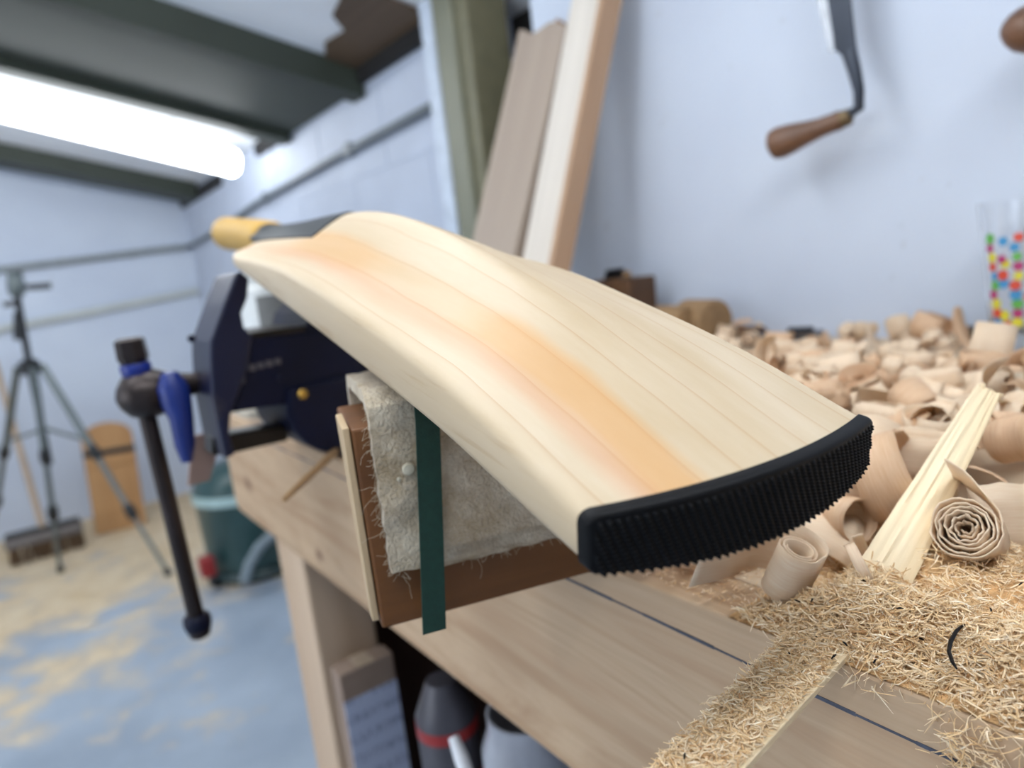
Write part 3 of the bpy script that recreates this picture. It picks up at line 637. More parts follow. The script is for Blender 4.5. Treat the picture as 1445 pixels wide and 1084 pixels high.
lt.add(vsx, [(0, 2, 6, 4), (1, 5, 7, 3), (4, 6, 10, 8), (5, 9, 11, 7), (0, 4, 5, 1), (4, 8, 9, 5), (2, 3, 7, 6), (6, 7, 11, 10), (0, 1, 3, 2), (8, 10, 11, 9)])
subloc(vi, lt.build('leather_flap', M_LEATHER))
# stick poking over the bench edge
sk = MB(); pa_, pb_ = atz(402, 704, TOP+.006), atz(500, 612, TOP+.006); dd_ = (pb_-pa_)
sk.tube([pa_+dd_*k for k in (-.02, .0, .25, .5, .75, 1.0, 1.25)], [.001, .0022, .003, .0034, .0036, .0034, .003], 7); tag(sk.build('wood_stick', M_STICK), 'thin brown stick poking over the bench edge beside the vise', 'stick')

# ------------------------------------------------------------------ leaning willow clefts
def plank(name, B, T, wdt, th, m, label, notch=None, edge=None):
    B, T = Vector(B), Vector(T); L = (T-B); ln = L.length; zt = L.normalized(); yd = (Vector((0, 1, 0))-zt*zt.y).normalized(); xd = yd.cross(zt)
    Mx = Matrix(((xd.x, yd.x, zt.x, B.x), (xd.y, yd.y, zt.y, B.y), (xd.z, yd.z, zt.z, B.z), (0, 0, 0, 1)))
    e = empty(name, B, label, 'wood plank', 'willow clefts leaning on the wall', Mx)
    mb = MB(); h = wdt/2
    if notch: poly = [(0, -h, 0), (0, h, 0)]+[(0, lerp(h, -h, k/12), ln*(1-0.0)-notch*(0.5-0.5*math.cos(2*math.pi*k/12*1.5))-notch*.6*(k/12)) for k in range(13)]
    else: poly = [(0, -h, 0), (0, h, 0), (0, h, ln), (0, -h, ln)]
    mb.prism(poly, (th, 0, 0)); mb.build('face_board', m, e, False, .002, False)
    if edge:
        MB().bx((.001, -h-edge, 0), (th-.001, -h, ln), .001).build('bark_edge', M_PLKE, e, False, 0, False)
    return e
lo_z = TOP+.004
plank('willow_cleft', (0.655, 1.055, lo_z), atx(766, 30, .835), .142, .030, M_PLK[0], 'wide pinkish willow cleft leaning beside the post', .012)
plank('willow_cleft', (0.695, 0.99, lo_z), atx(806, 14, .884), .085, .020, M_PLK[2], 'brown willow cleft wedged behind the two pale ones', .02)
plank('willow_cleft', (0.650, 0.905, lo_z), (0.872, 0.835, CAMZ+.56), .068, .040, M_PLK[1], 'narrow pale willow cleft with a warm bark edge', None, .010)

# ------------------------------------------------------------------ tools on the white board wall
DX = 0.845
dk = empty('drawknife', atx(1200, 60, DX), 'drawknife with a brown turned handle hanging on the white wall', 'drawknife')
a_ = atx(1190, 168, DX); b_ = atx(1086, 207, DX-.012); d_ = (b_-a_); L_ = d_.length
mb = MB(); mb.lathe([(t*L_, r) for t, r in ((0, .0095), (.06, .0115), (.12, .0108), (.3, .0115), (.5, .0145), (.7, .0182), (.85, .0198), (.94, .018), (.985, .0115), (1.0, .004))], a_, d_, 24); mb.build('handle', M_HANDLE, dk, True)
mb = MB(); mb.lathe([(-.010, .0062), (-.008, .0095), (.004, .0102), (.012, .0098), (.013, .0085)], a_, d_, 20); mb.build('ferrule', plain('worn_brass', lin(110, 92, 66), .4, .7), dk, True)
tg_ = [atx(*q, DX) for q in ((1196, 163), (1212, 152), (1212, 128), (1206, 100), (1198, 72))]
mb = MB(); mb.tube(tg_, [.0055, .0062, .0062, .0075, .0085], 10); mb.build('tang', M_STEELD, dk, True)
T_ = .004
mb = MB(); mb.prism([atx(*q, DX) for q in ((1185, 76), (1205, 110), (1211, 100), (1203, 30), (1194, -60), (1186, -190), (1152, -190), (1160, -60), (1166, 0), (1176, 70))], (T_, 0, 0)); mb.build('blade', M_STEELD, dk, False, .0008)
mb = MB(); mb.prism([atx(*q, DX-.001) for q in ((1170, 74), (1178, 72), (1167, 0), (1160, -60), (1150, -190), (1140, -190), (1148, -60), (1153, 0))], (T_*.6, 0, 0)); mb.build('bevel', plain('polished_steel', lin(205, 208, 212), .25, .7), dk, False, .0006)
tu_ = [atx(*q, DX+.002) for q in ((1172, -180), (1172, -212), (1170, -236), (1158, -246))]
mb = MB(); mb.tube(tu_, [.0085, .0072, .0062, .0055], 10); mb.build('tang', M_STEELD, dk, True)
a_ = atx(1152, -248, DX); b_ = atx(1044, -222, DX-.012); d_ = (b_-a_); L_ = d_.length
mb = MB(); mb.lathe([(t*L_, r) for t, r in ((-.09, .0062), (-.07, .0095), (0, .0095), (.06, .0115), (.3, .0115), (.5, .0145), (.7, .0182), (.85, .0198), (.94, .018), (.985, .0115), (1.0, .004))], a_, d_, 24); mb.build('handle', M_HANDLE, dk, True)
mb = MB(); mb.tube([atx(1196, -120, DX+.008), atx(1196, -120, WX+.004)], .004, 8); mb.build('hook', M_STEEL, dk, True)
sp = empty('spokeshave', atx(1460, 35, DX), 'dark wooden spindle handled tool on the wall above the glass', 'spokeshave')
a_ = atx(1412, 44, DX); b_ = atx(1500, 36, DX); d_ = b_-a_; L_ = d_.length
mb = MB(); mb.lathe([(t*L_, r) for t, r in ((0, .002), (.05, .008), (.15, .0145), (.3, .0200), (.5, .0225), (.75, .0225), (1.0, .019), (1.4, .014), (1.8, .012))], a_, d_, 26); mb.build('handle', M_HANDLE, sp, True)
mb = MB(); mb.tube([a_+d_*1.2+Vector((.01, 0, 0)), Vector((WX+.004, (a_+d_*1.2).y, (a_+d_*1.2).z))], .004, 8); mb.build('hook', M_STEEL, sp, True)
# ------------------------------------------------------------------ painted tumbler
gc = Vector((0.834, 0.276, TOP)); GH, GR0, GR1 = 0.152, 0.031, 0.044
gl = empty('glass_tumbler', gc, 'clear glass tumbler printed with coloured dots at the back of the bench', 'glass')
gr_ = lambda z: lerp(GR0, GR1, z/GH)
mb = MB(); pr = [(0, 0.001), (0, GR0-.002), (.002, GR0)]+[(GH*k/10, gr_(GH*k/10)) for k in range(1, 11)]+[(GH, GR1-.0022)]+[(GH*k/10, gr_(GH*k/10)-.0024) for k in range(9, 1, -1)]+[(.022, GR0-.002), (.020, .001)]
mb.lathe(pr, gc, (0, 0, 1), 48); mb.build('glass', M_GLASS, gl, True)
DC = [plain('dot_'+n_, c_, .4, 0, .05) for n_, c_ in (('blue', lin(60, 140, 190)), ('red', lin(206, 72, 48)), ('yellow', lin(214, 204, 52)), ('magenta', lin(170, 44, 104)), ('green', lin(92, 168, 70)))]
rg = random.Random(5)
for col_ in range(9):
    ang = math.radians(150+col_*17)
    for k in range(10):
        if col_ % 2 and rg.random() < .35: continue
        zz = .034+k*.0092+(0 if col_ % 2 == 0 else rg.uniform(-.003, .003)); an = ang+rg.uniform(-.05, .05); r_ = gr_(zz)+.0002; nn_ = Vector((math.cos(an), math.sin(an), 0))
        rad = .0049+rg.uniform(-.0006, .0006); mb = MB(); mb.lathe([(0, rad), (.0005, rad), (.0007, rad*.6)], gc+nn_*r_+Vector((0, 0, zz)), nn_, 10)
        mb.build('printed_dot', DC[(k+col_) % 5], gl)
# ------------------------------------------------------------------ odds and ends at the back of the bench
q = atx(885, 402, .84); e = empty('block_plane', (q.x, q.y, TOP), 'old dark wooden plane standing behind the bat', 'plane')
zt = q.z+.012-TOP
MB().bx((.80, q.y-.045, TOP), (.86, q.y+.05, TOP+zt), .003).build('body', M_CORKD, e)
MB().box((.83, q.y-.012, TOP+zt+.006), (.012, .010, .010), None, .002).build('wedge', M_CORK, e)
MB().box((.83, q.y+.02, TOP+zt+.003), (.04, .004, .03), Matrix.Rotation(.5, 3, 'X'), .0005).build('iron', M_STEELD, e)
def mallet(px, py, r, x, label, ln=.07):
    c = atx(px, py, x); c.z = max(c.z, TOP+r+.001); e = empty('cork_block', (c.x, c.y, TOP), label, 'cork block')
    mb = MB(); mb.lathe([(-ln/2, r*.86), (-ln/2+.004, r), (ln/2-.004, r), (ln/2, r*.86)], c, (.25, 1, 0), 26); mb.build('body', M_CORK, e, True)
    hh = c.z-r-TOP
    if hh > .002: MB().bx((c.x-.02, c.y-ln*.4, TOP), (c.x+.02, c.y+ln*.4, TOP+hh+.006), .002).build('foot', M_CORK, e)
mallet(990, 452, .031, .83, 'round brown cork sanding roll at the wall behind the bat')
mallet(950, 452, .022, .80, 'smaller brown cork roll left of the larger one')
c = atz(1076, 492, TOP); e = empty('file_handle', (c.x, c.y, TOP), 'dark brown turned file handle lying behind the bat', 'file handle')
mb = MB(); mb.lathe([(0, .009), (.004, .0145), (.03, .0135), (.07, .0105), (.1, .012), (.11, .006)], Vector((c.x, c.y, TOP+.0148)), (.35, .93, 0), 20); mb.build('grip', M_CORKD, e, True)
mb = MB(); mb.lathe([(-.012, .006), (0, .0085)], Vector((c.x, c.y, TOP+.0148)), (.35, .93, 0), 16); mb.build('ferrule', M_STEELD, e, True)
c = atz(1130, 490, TOP); c.x = .82; e = empty('plane_iron', (c.x, c.y, TOP), 'small grey steel plane iron lying near the wall', 'plane iron')
MB().box((c.x, c.y, TOP+.0105), (.02, .045, .021), Matrix.Rotation(.25, 3, 'Z'), .002).build('body', M_STEEL, e)
MB().box((c.x-.012, c.y-.005, TOP+.024), (.008, .03, .006), Matrix.Rotation(.25, 3, 'Z'), .001).build('slot', M_STEELD, e)
pl = [atz(x_, y_, TOP+.0012) for x_, y_ in ((1270, 521), (1318, 511), (1412, 541), (1398, 549), (1350, 549))]
mb = MB(); mb.prism(pl, (0, 0, .0022)); tag(mb.build('scraper', plain('blue_black_steel', lin(34, 36, 44), .5, .3)), 'flat black steel scraper lying on the dusty bench top', 'scraper')
for i_, (px_, py_, sx_, lb_) in enumerate(((1362, 476, .03, 'small black clip by the wall left of the glass'), (1404, 484, .02, 'black knob half hidden behind the glass'))):
    c = atz(px_, py_+4, TOP); c.x = min(c.x, .875); e = empty('black_clip', (c.x, c.y, TOP), lb_, 'clip')
    MB().box((c.x, c.y, TOP+.007), (.014, sx_, .014), Matrix.Rotation(.3, 3, 'Z'), .002).build('jaw', M_BLACKP, e); MB().box((c.x, c.y-sx_*.3, TOP+.016), (.008, sx_*.5, .006), Matrix.Rotation(.3, 3, 'Z'), .001).build('spring', M_STEELD, e)

# ------------------------------------------------------------------ far end of the room
ty = 3.3
tp = empty('tripod', (aty(42, 515, ty).x, ty, 0), 'black camera tripod standing by the end wall', 'tripod')
ap_ = aty(42, 518, ty); fC = atz(86, 808, 0); fR = atz(239, 812, 0); fL = atz(-14, 775, 0)
mb = MB(); mb.tube([aty(24, 418, ty), ap_, aty(70, 655, ty)], [.013, .013, .012], 12); mb.build('center_column', M_BLACKP, tp, True)
mb = MB(); mb.lathe([(-.03, .016), (-.026, .034), (.022, .036), (.03, .02)], ap_, (0, 0, 1), 14); mb.build('collar', M_BLACKP, tp, True)
for f_, off in ((fC, (.01, -.03, 0)), (fR, (.04, 0, 0)), (fL, (-.04, .02, 0))):
    s_ = ap_+Vector(off); kn = s_.lerp(f_, .42); kn2 = s_.lerp(f_, .70)
    mb = MB(); mb.tube([s_, kn, kn+(f_-s_)*.001, kn2, kn2+(f_-s_)*.001, f_+Vector((0, 0, .006))], [.014, .014, .011, .011, .008, .008], 10); lg = mb.build('leg', M_GREYM, tp, True)
    for q_ in (kn, kn2): mb = MB(); mb.lathe([(-.03, .017), (-.02, .02), (.02, .02), (.03, .014)], q_, f_-s_, 10); sub(mb, 'clamp', M_BLACKP, lg, True)
    mb = MB(); mb.lathe([(0, .012), (.012, .014), (.03, .010)], f_, s_-f_, 10); sub(mb, 'foot', M_BLACKP, lg, True)
    mb = MB(); mb.tube([aty(64, 605, ty), s_.lerp(f_, .36)], .007, 8); mb.build('brace', M_GREYM, tp, True)
hd_ = aty(23, 405, ty)
mb = MB(); mb.lathe([(-.035, .022), (-.02, .03), (.02, .03), (.04, .024), (.055, .03), (.06, .02)], hd_, (0.1, 0, 1), 14); mb.build('pan_head', M_GREYM, tp, True)
mb = MB(); mb.tube([hd_, aty(45, 405, ty), aty(72, 403, ty)], [.006, .012, .012], 8); mb.build('pan_handle', M_BLACKP, tp, True)
mb = MB(); mb.tube([aty(4, 430, ty), aty(24, 428, ty)], [.01, .012], 8); mb.build('side_knob', M_BLACKP, tp, True)
mb = MB(); mb.tube([aty(22, 440, ty-.03), aty(24, 480, ty-.04)], [.008, .012], 8); mb.build('crank', M_BLACKP, tp, True)
bc = atz(66, 786, 0); br = empty('broom', (bc.x, bc.y, 0), 'wide yard broom with a tan pole standing behind the tripod', 'broom')
br0, br1 = atz(14, 800, 0), atz(123, 770, 0); bd_v = (br1-br0).normalized(); bl_ = (br1-br0).length; cen = (br0+br1)/2; an_ = math.atan2(bd_v.y, bd_v.x)
MB().box((cen.x, cen.y, .098), (bl_, .06, .045), Matrix.Rotation(an_, 3, 'Z'), .006).build('head', plain('broom_grey', lin(112, 106, 104), .5), br)
MB().box((cen.x, cen.y, .128), (bl_*.96, .045, .02), Matrix.Rotation(an_, 3, 'Z'), .004).build('clamp_plate', M_BLACKP, br)
mb = MB(); rb_ = random.Random(2)
for i in range(150):
    t = rb_.uniform(-.48, .48); o_ = rb_.uniform(-.025, .025); b0 = cen+bd_v*bl_*t+Vector((-bd_v.y, bd_v.x, 0))*o_; mb.tube([Vector((b0.x, b0.y, .078)), Vector((b0.x+rb_.uniform(-.01, .01), b0.y+rb_.uniform(-.01, .01), .003))], .004, 4)
tag(mb.build('bristles', plain('broom_bristle', lin(96, 74, 52), .8), br), None, None, None, 'stuff')
mb = MB(); pt = cen+Vector((0, 0, .13)); top_ = aty(-8, 510, EY-.05); mb.tube([pt, top_], .0135, 12); mb.build('pole', plain('tan_pole', lin(182, 158, 132), .6), br, True)
wb_ = aty(172, 745, 3.72); wt_ = aty(148, 596, 3.80); wb_.z = 0.002
wv = (wt_-wb_); wl = wv.length; zt_ = wv.normalized(); xd_ = (Vector((1, 0, 0))-zt_*zt_.x).normalized(); yd_ = zt_.cross(xd_)
MX = Matrix(((xd_.x, yd_.x, zt_.x, wb_.x), (xd_.y, yd_.y, zt_.y, wb_.y), (xd_.z, yd_.z, zt_.z, wb_.z), (0, 0, 0, 1)))
e = empty('bat_blank', wb_, 'round topped orange pine blank with a dark strap by the end wall', 'bat blank', None, MX)
h_ = .105; poly = [(-h_, 0, 0), (h_, 0, 0), (h_, 0, wl-.07)]+[(h_*math.cos(a), 0, wl-.07+.07*math.sin(a)) for a in [math.pi*k/14 for k in range(1, 14)]]+[(-h_, 0, wl-.07)]
mb = MB(); mb.prism(poly, (0, .06, 0)); mb.build('board', M_ORANGE, e, False, .004, False)
MB().bx((-h_-.002, -.004, wl*.70), (h_+.002, .064, wl*.70+.028), .002).build('strap', M_BLACKP, e, False, 0, False)
MB().bx((-h_-.001, -.010, wl*.60), (h_+.001, 0, wl*.66), .003).build('batten', M_ORANGE, e, False, 0, False)
# teal tub vacuum beyond the bench end
vc = atz(362, 818, 0); vc = Vector((vc.x+.05, vc.y+.12, 0)); va = empty('tub_vacuum', vc, 'teal tub vacuum cleaner with a grey hose beyond the bench end', 'vacuum cleaner')
mb = MB(); mb.lathe([(.05, .15), (.055, .17), (.12, .178), (.30, .182), (.31, .188), (.33, .188), (.36, .175), (.40, .14), (.425, .09), (.432, .02)], vc, (0, 0, 1), 36); mb.build('tub', M_TEAL, va, True)
mb = MB(); mb.lathe([(.0, .02), (.0, .16), (.03, .19), (.05, .18)], vc, (0, 0, 1), 30); mb.build('base_ring', plain('teal_base', lin(36, 58, 58), .4), va, True)
mb = MB(); mb.lathe([(.302, .189), (.336, .189)], vc, (0, 0, 1), 36); mb.build('band', plain('teal_highlight', lin(170, 196, 194), .35), va, True)  # pale ring paints the light cyan highlight on the tub
for a in (200, 320, 80):
    q_ = vc+Vector((math.cos(math.radians(a))*.185, math.sin(math.radians(a))*.185, .022)); mb = MB(); mb.lathe([(-.018, .008), (-.016, .021), (.016, .021), (.018, .008)], q_, (math.sin(math.radians(a)), -math.cos(math.radians(a)), 0), 14); mb.build('caster', M_BLACKP, va, True)
hp = [aty(x_, y_, vc.y-.24) for x_, y_ in ((345, 822), (352, 796), (366, 772), (388, 752), (420, 740), (470, 745))]
mb = MB(); mb.tube(hp, .019, 14); mb.build('hose', M_HOSE, va, True)
MB().box(vc+Vector((-.2, -.1, .1)), (.05, .06, .07), None, .01).build('switch_box', M_RED, va)

# ------------------------------------------------------------------ under the bench
SH = 0.262
fx0, fz0 = aty(468, 945, .60), aty(558, 952, .60)
cb = empty('cardboard_carton', (.36, .70, SH), 'brown cardboard carton with a pale blue printed label under the bench', 'carton')
a_, b_ = aty(468, 944, .69), aty(559, 952, .69); ct = (a_.z+b_.z)/2
ct += .008; MB().bx((BX+.005, .69, SH), (b_.x, .716, ct), .002).build('body', M_CARD, cb)
MB().bx((BX+.0055, .6885, SH+.02), (b_.x-.001, .6905, aty(470, 1000, .69).z)).build('label', M_LABEL, cb)
MB().bx(((BX+b_.x)/2-.008, .6885, ct-.0005), ((BX+b_.x)/2+.012, .717, ct+.0008)).build('tape', plain('packing_tape', lin(170, 150, 128), .3), cb)
def can(name, px, py, y, r, h, m, label, bands=()):
    t = aty(px, py, y); e = empty(name, (t.x, y, SH), label, 'spray can' if name == 'spray_can' else 'jar'); zt = t.z
    mb = MB(); mb.lathe([(0, r*.9), (.004, r), (zt-SH-.03, r), (zt-SH-.015, r*.75), (zt-SH, r*.5)], Vector((t.x, y, SH)), (0, 0, 1), 24); mb.build('body', m, e, True)
    for z_, h_, mm in bands:
        mb = MB(); mb.lathe([(0, r+.0006), (h_, r+.0006)], Vector((t.x, y, zt-z_)), (0, 0, 1), 24); mb.build('band', mm, e, True)
    return e
can('spray_can', 622, 958, .50, .026, .2, plain('dark_grey_can', lin(74, 72, 78), .4, .2), 'dark grey spray can with red bands under the bench', ((.045, .010, M_RED), (.10, .018, M_RED)))
jq = aty(742, 1000, .415); je = empty('storage_jar', (jq.x, .415, SH), 'large pale frosted jar on the shelf under the bench', 'jar')
mb = MB(); jr = .038; jh = jq.z-SH
mb.lathe([(0, .001), (0, jr*.95), (.004, jr), (jh-.03, jr), (jh-.012, jr*.82), (jh, jr*.82), (jh, jr*.76), (jh-.012, jr*.76), (jh-.032, jr*.93), (.008, jr*.93), (.007, .001)], Vector((jq.x, .415, SH)), (0, 0, 1), 32); mb.build('jar_body', plain('frosted_jar', lin(176, 178, 186), .15), je, True)
mb = MB(); mb.lathe([(.009, .001), (.009, jr*.92), (jh*.78, jr*.92), (jh*.86, jr*.8), (jh*.86, .001)], Vector((jq.x, .415, SH)), (0, 0, 1), 28); mb.build('glue', plain('pale_glue', lin(206, 196, 186), .35), je, True)
bq0, bq1 = aty(640, 1040, .42), aty(662, 1100, .40); e = empty('glue_brush', (bq1.x, .40, SH), 'white handled glue brush standing under the bench', 'brush')
mb = MB(); mb.tube([bq0, bq0.lerp(bq1, .5), bq1], [.004, .0055, .005], 12); mb.build('handle', plain('white_plastic', lin(220, 222, 226), .35), e, True)
dv = (bq1-bq0).normalized(); ex = bq1+dv*((bq1.z-SH-.012)/max(.2, -dv.z))
mb = MB(); mb.tube([bq1, ex], [.0062, .0062], 12); mb.build('ferrule', M_STEEL, e, True)
mb = MB(); mb.tube([ex, ex+dv*.009], [.006, .004], 10); mb.build('bristles', M_BLACKP, e, True)

# ------------------------------------------------------------------ wood shavings
def ribbon(name, pts, sides, wid, th, m, cup=0.0, ruffle=0.0, seed=0.0):
    n = len(pts); vs, fs, uv = [], [], []; NA = 4; run = [0]
    for i in range(1, n): run.append(run[-1]+(pts[i]-pts[i-1]).length)
    for i in range(n):
        t = (pts[min(i+1, n-1)]-pts[max(i-1, 0)]).normalized(); sd = (sides[i]-t*sides[i].dot(t)).normalized(); nr = t.cross(sd); w_ = wid[i] if hasattr(wid, '__len__') else wid
        for lay in (0, 1):
            for k in range(NA):
                f = k/(NA-1)-.5; e_ = ruffle*noise.noise(Vector((i*.45+seed, k*3.0, 1)))*(1 if k in (0, NA-1) else 0)
                q = pts[i]+sd*(f*w_+(e_ if f > 0 else -e_))+nr*(cup*(.25-f*f)*w_+(th/2 if lay else -th/2)+ruffle*.5*noise.noise(Vector((i*.6, f*3, seed))))
                vs.append(q); uv.append((run[i]*10, f*w_*10))
    c = NA*2
    for i in range(n-1):
        a, b = i*c, (i+1)*c
        for k in range(NA-1): fs.append((a+k, b+k, b+k+1, a+k+1)); fs.append((a+NA+k, a+NA+k+1, b+NA+k+1, b+NA+k))
        fs.append((a, a+NA, b+NA, b)); fs.append((a+NA-1, b+NA-1, b+2*NA-1, a+2*NA-1))
    for a in (0, (n-1)*c): fs += [(a+k, a+k+1, a+NA+k+1, a+NA+k) for k in range(NA-1)]
    me = bpy.data.meshes.new(name); me.from_pydata([tuple(v) for v in vs], [], fs); ul = me.uv_layers.new(name='UVMap')
    for lp in me.loops: ul.data[lp.index].uv = uv[lp.vertex_index]
    bm = bmesh.new(); bm.from_mesh(me); bmesh.ops.recalc_face_normals(bm, faces=bm.faces[:]); bm.to_mesh(me); bm.free()
    me.materials.append(m)
    for p in me.polygons: p.use_smooth = True
    return me
def spiral_pts(r0, r1, turns, drift=0.0, tail=0.0, seg=16, wob=0.0, seed=0.0, tcurve=6.0):
    """roll in the XY plane about Z, from the inside out, then an optional straightening tail"""
    n = max(8, int(turns*seg)); P = []
    for i in range(n+1):
        t = i/n; a = 2*math.pi*turns*t; r = lerp(r0, r1, t)*(1+wob*noise.noise(Vector((a*.7, seed, 0)))); P.append(Vector((r*math.cos(a), r*math.sin(a), drift*t)))
    if tail:
        d = (P[-1]-P[-2]).normalized(); ang = 0
        for k in range(8):
            d = Matrix.Rotation(math.radians(tcurve*(1-k/10)), 3, 'Z')@d; P.append(P[-1]+d*tail/8)
    return P
Z3 = Vector((0, 0, 1)); PROTO = []
rp_ = random.Random(11)
specs = []
for i in range(7): specs.append(('curl', rp_.uniform(.007, .010), rp_.uniform(.011, .017), rp_.uniform(.9, 1.7), rp_.uniform(.016, .032)))
for i in range(5): specs.append(('loop', rp_.uniform(.014, .019), rp_.uniform(.018, .026), rp_.uniform(.55, 1.0), rp_.uniform(.018, .030)))
for i in range(5): specs.append(('roll', .004, rp_.uniform(.009, .014), rp_.uniform(2.2, 3.6), rp_.uniform(.020, .032)))
for i in range(6): specs.append(('wave', .05, .12, rp_.uniform(.06, .14), rp_.uniform(.016, .034)))
for i in range(3): specs.append(('helix', .009, .012, rp_.uniform(1.6, 2.4), rp_.uniform(.010, .016)))
KIND_LABEL = {'curl': 'loosely curled pale wood shaving in the heap beside the bat', 'loop': 'wide open loop of pale wood shaving in the heap', 'roll': 'tightly rolled wood shaving in the heap', 'wave': 'flat wavy flake of planed wood in the heap', 'helix': 'narrow corkscrew wood shaving in the heap'}
KIND_NAME = {'curl': 'curled_shaving', 'loop': 'looped_shaving', 'roll': 'rolled_shaving', 'wave': 'wood_flake', 'helix': 'corkscrew_shaving'}
for i, (k, r0, r1, tn, wd) in enumerate(specs):
    P = spiral_pts(r0, r1, tn, .03 if k == 'helix' else .004, .02 if k == 'curl' and i % 2 else 0, 18, .12, i*3.3)
    ws_ = [wd*(1+.12*noise.noise(Vector((j*.3, i, 0))))*min(1, .55+j*.25, .55+(len(P)-1-j)*.25) for j in range(len(P))]
    me = ribbon(KIND_NAME[k], P, [Z3]*len(P), ws_, .0004, M_SHAVE if i % 3 else M_SHAVE2, rp_.uniform(-.12, .12), .0012, i*1.7)
    PROTO.append((k, me))
CELL = .008; HG = {}
def height(x, y, r):
    m = 0
    for a in range(int((x-r)/CELL), int((x+r)/CELL)+1):
        for b in range(int((y-r)/CELL), int((y+r)/CELL)+1): m = max(m, HG.get((a, b), 0))
    return m
def raise_(x, y, r, h):
    for a in range(int((x-r)/CELL), int((x+r)/CELL)+1):
        for b in range(int((y-r)/CELL), int((y+r)/CELL)+1): HG[(a, b)] = max(HG.get((a, b), 0), h)
s0k, s1k = atz(1236, 832, TOP+.012), atd(1392, 556, .335)
KEEP = []   # spots kept clear for the hand placed pieces: (x, y, r)
def drop(x, y, k, me, rot, sc, group, label=None, maxh=.06):
    co = [rot@(v.co*sc) for v in me.vertices]; lo = min(c.z for c in co); hi = max(c.z for c in co); rx = max(math.hypot(c.x, c.y) for c in co)
    h0 = height(x, y, rx*.55)
    if h0+(hi-lo)*.7 > maxh: return None
    o = link(KIND_NAME[k], me); o.matrix_world = Matrix.Translation((x, y, TOP+.0006+h0*.62-lo))@rot.to_4x4()@Matrix.Scale(sc, 4)
    raise_(x, y, rx*.55, h0*.62+(hi-lo)*.62)
    warm = me.materials[0] == M_SHAVE2; tone = 'warm tan' if warm else 'pale'
    size = 'small' if sc < .8 else ('large' if sc > 1.05 else 'medium')
    kp = {'curl': 'loose curled shaving', 'loop': 'open looped shaving', 'roll': 'tightly rolled shaving', 'wave': 'flat wavy flake', 'helix': 'narrow corkscrew shaving'}[k]
    marks = (('beside the split stick', .35, .155), ('below the toe guard', .235, .16), ('by the rosette roll', .32, .12), ('along the edge of the bat', .30, .27), ('behind the big ring', .40, .22), ('near the black scraper', .70, .30), ('by the glass tumbler', .83, .28), ('by the cork rolls', .82, .72), ('near the plane iron', .80, .56), ('amid the bench top', .58, .48), ('before the leaning clefts', .66, .75), ('behind the stick tip', .52, .26))
    where = min(marks, key=lambda m: (x-m[1])**2+(y-m[2])**2)[0]
    lev = 'on top' if h0 > .018 else ('half buried' if h0 > .006 else 'lying low')
    az = abs((rot@Vector((0, 0, 1))).z); ori = 'upright' if az > .75 else ('tilted' if az > .3 else 'sideways')
    tag(o, '%s %s %s %s %s %s' % (size, ori, tone, kp, lev, where), 'wood shaving', 'wood shavings strewn on the bench'); return o
def rnd_rot(k):
    if k in ('roll', 'helix', 'curl', 'loop') and R.random() < .75:
        return (Matrix.Rotation(R.uniform(0, 6.28), 3, 'Z')@Matrix.Rotation(math.pi/2+R.uniform(-.5, .5), 3, 'X')@Matrix.Rotation(R.uniform(0, 6.28), 3, 'Z'))
    if k == 'wave': return (Matrix.Rotation(R.uniform(0, 6.28), 3, 'Z')@Matrix.Rotation(R.uniform(-.5, .5), 3, 'X')@Matrix.Rotation(math.pi/2+R.uniform(-.4, .4), 3, 'Y'))
    return (Matrix.Rotation(R.uniform(0, 6.28), 3, 'Z')@Matrix.Rotation(R.uniform(-.6, .6), 3, 'X')@Matrix.Rotation(R.uniform(0, 6.28), 3, 'Z'))
def in_keep(x, y, r): return any((x-a)**2+(y-b)**2 < (r*.6+c)**2 for a, b, c in KEEP)
# hand placed shavings first -------------------------------------------------
def frame_rot(zax, xax):
    z = Vector(zax).normalized(); x = Vector(xax); x = (x-z*x.dot(z)).normalized(); y = z.cross(x); return Matrix(((x.x, y.x, z.x), (x.y, y.y, z.y), (x.z, y.z, z.z)))
def hero(name, P, sides, wid, pos, rot, label, m=None, th=.0005, ruffle=.0006, cup=0.0, seed=0.0, rest=None):
    me = ribbon(name, P, sides, wid, th, m or M_SHAVE, cup, ruffle, seed); o = link(name, me)
    lo = min((rot@v.co).z for v in me.vertices); z = pos[2] if rest is None else rest-lo
    o.matrix_world = Matrix.Translation((pos[0], pos[1], z))@rot.to_4x4(); tag(o, label, 'wood shaving', 'hand sized shavings at the front of the bench'); return o
# upright roll with a wide standing tail, just below the toe
hp_ = atz(1126, 866, TOP); P = spiral_pts(.0045, .0082, 2.4, 0, 0, 22); P2_ = []
a0 = 2*math.pi*2.4
for k in range(1, 14): a = a0+k*.26; r = lerp(.0082, .017, k/13); P2_.append(Vector((r*math.cos(a)-.0*k, r*math.sin(a), 0)))
d = (P2_[-1]-P2_[-2]).normalized(); tl = [P2_[-1]+d*(.0035*k) for k in range(1, 9)]
PP = P+P2_+tl; rt_ = Matrix.Rotation(math.radians(118), 3, 'Z')
tilt = frame_rot((.06, -.40, .90), (1, 0, 0))
hero('rolled_shaving', PP, [Z3]*len(PP), [.0215]*len(P)+[.026]*len(P2_)+[.033]*len(tl), (hp_.x+.002, hp_.y+.004, 0), tilt@rt_, 'upright rolled shaving with a standing tail on the bench below the toe guard', M_SHAVE, .0006, .0003, rest=TOP+.001)
KEEP.append((hp_.x, hp_.y+.004, .016))
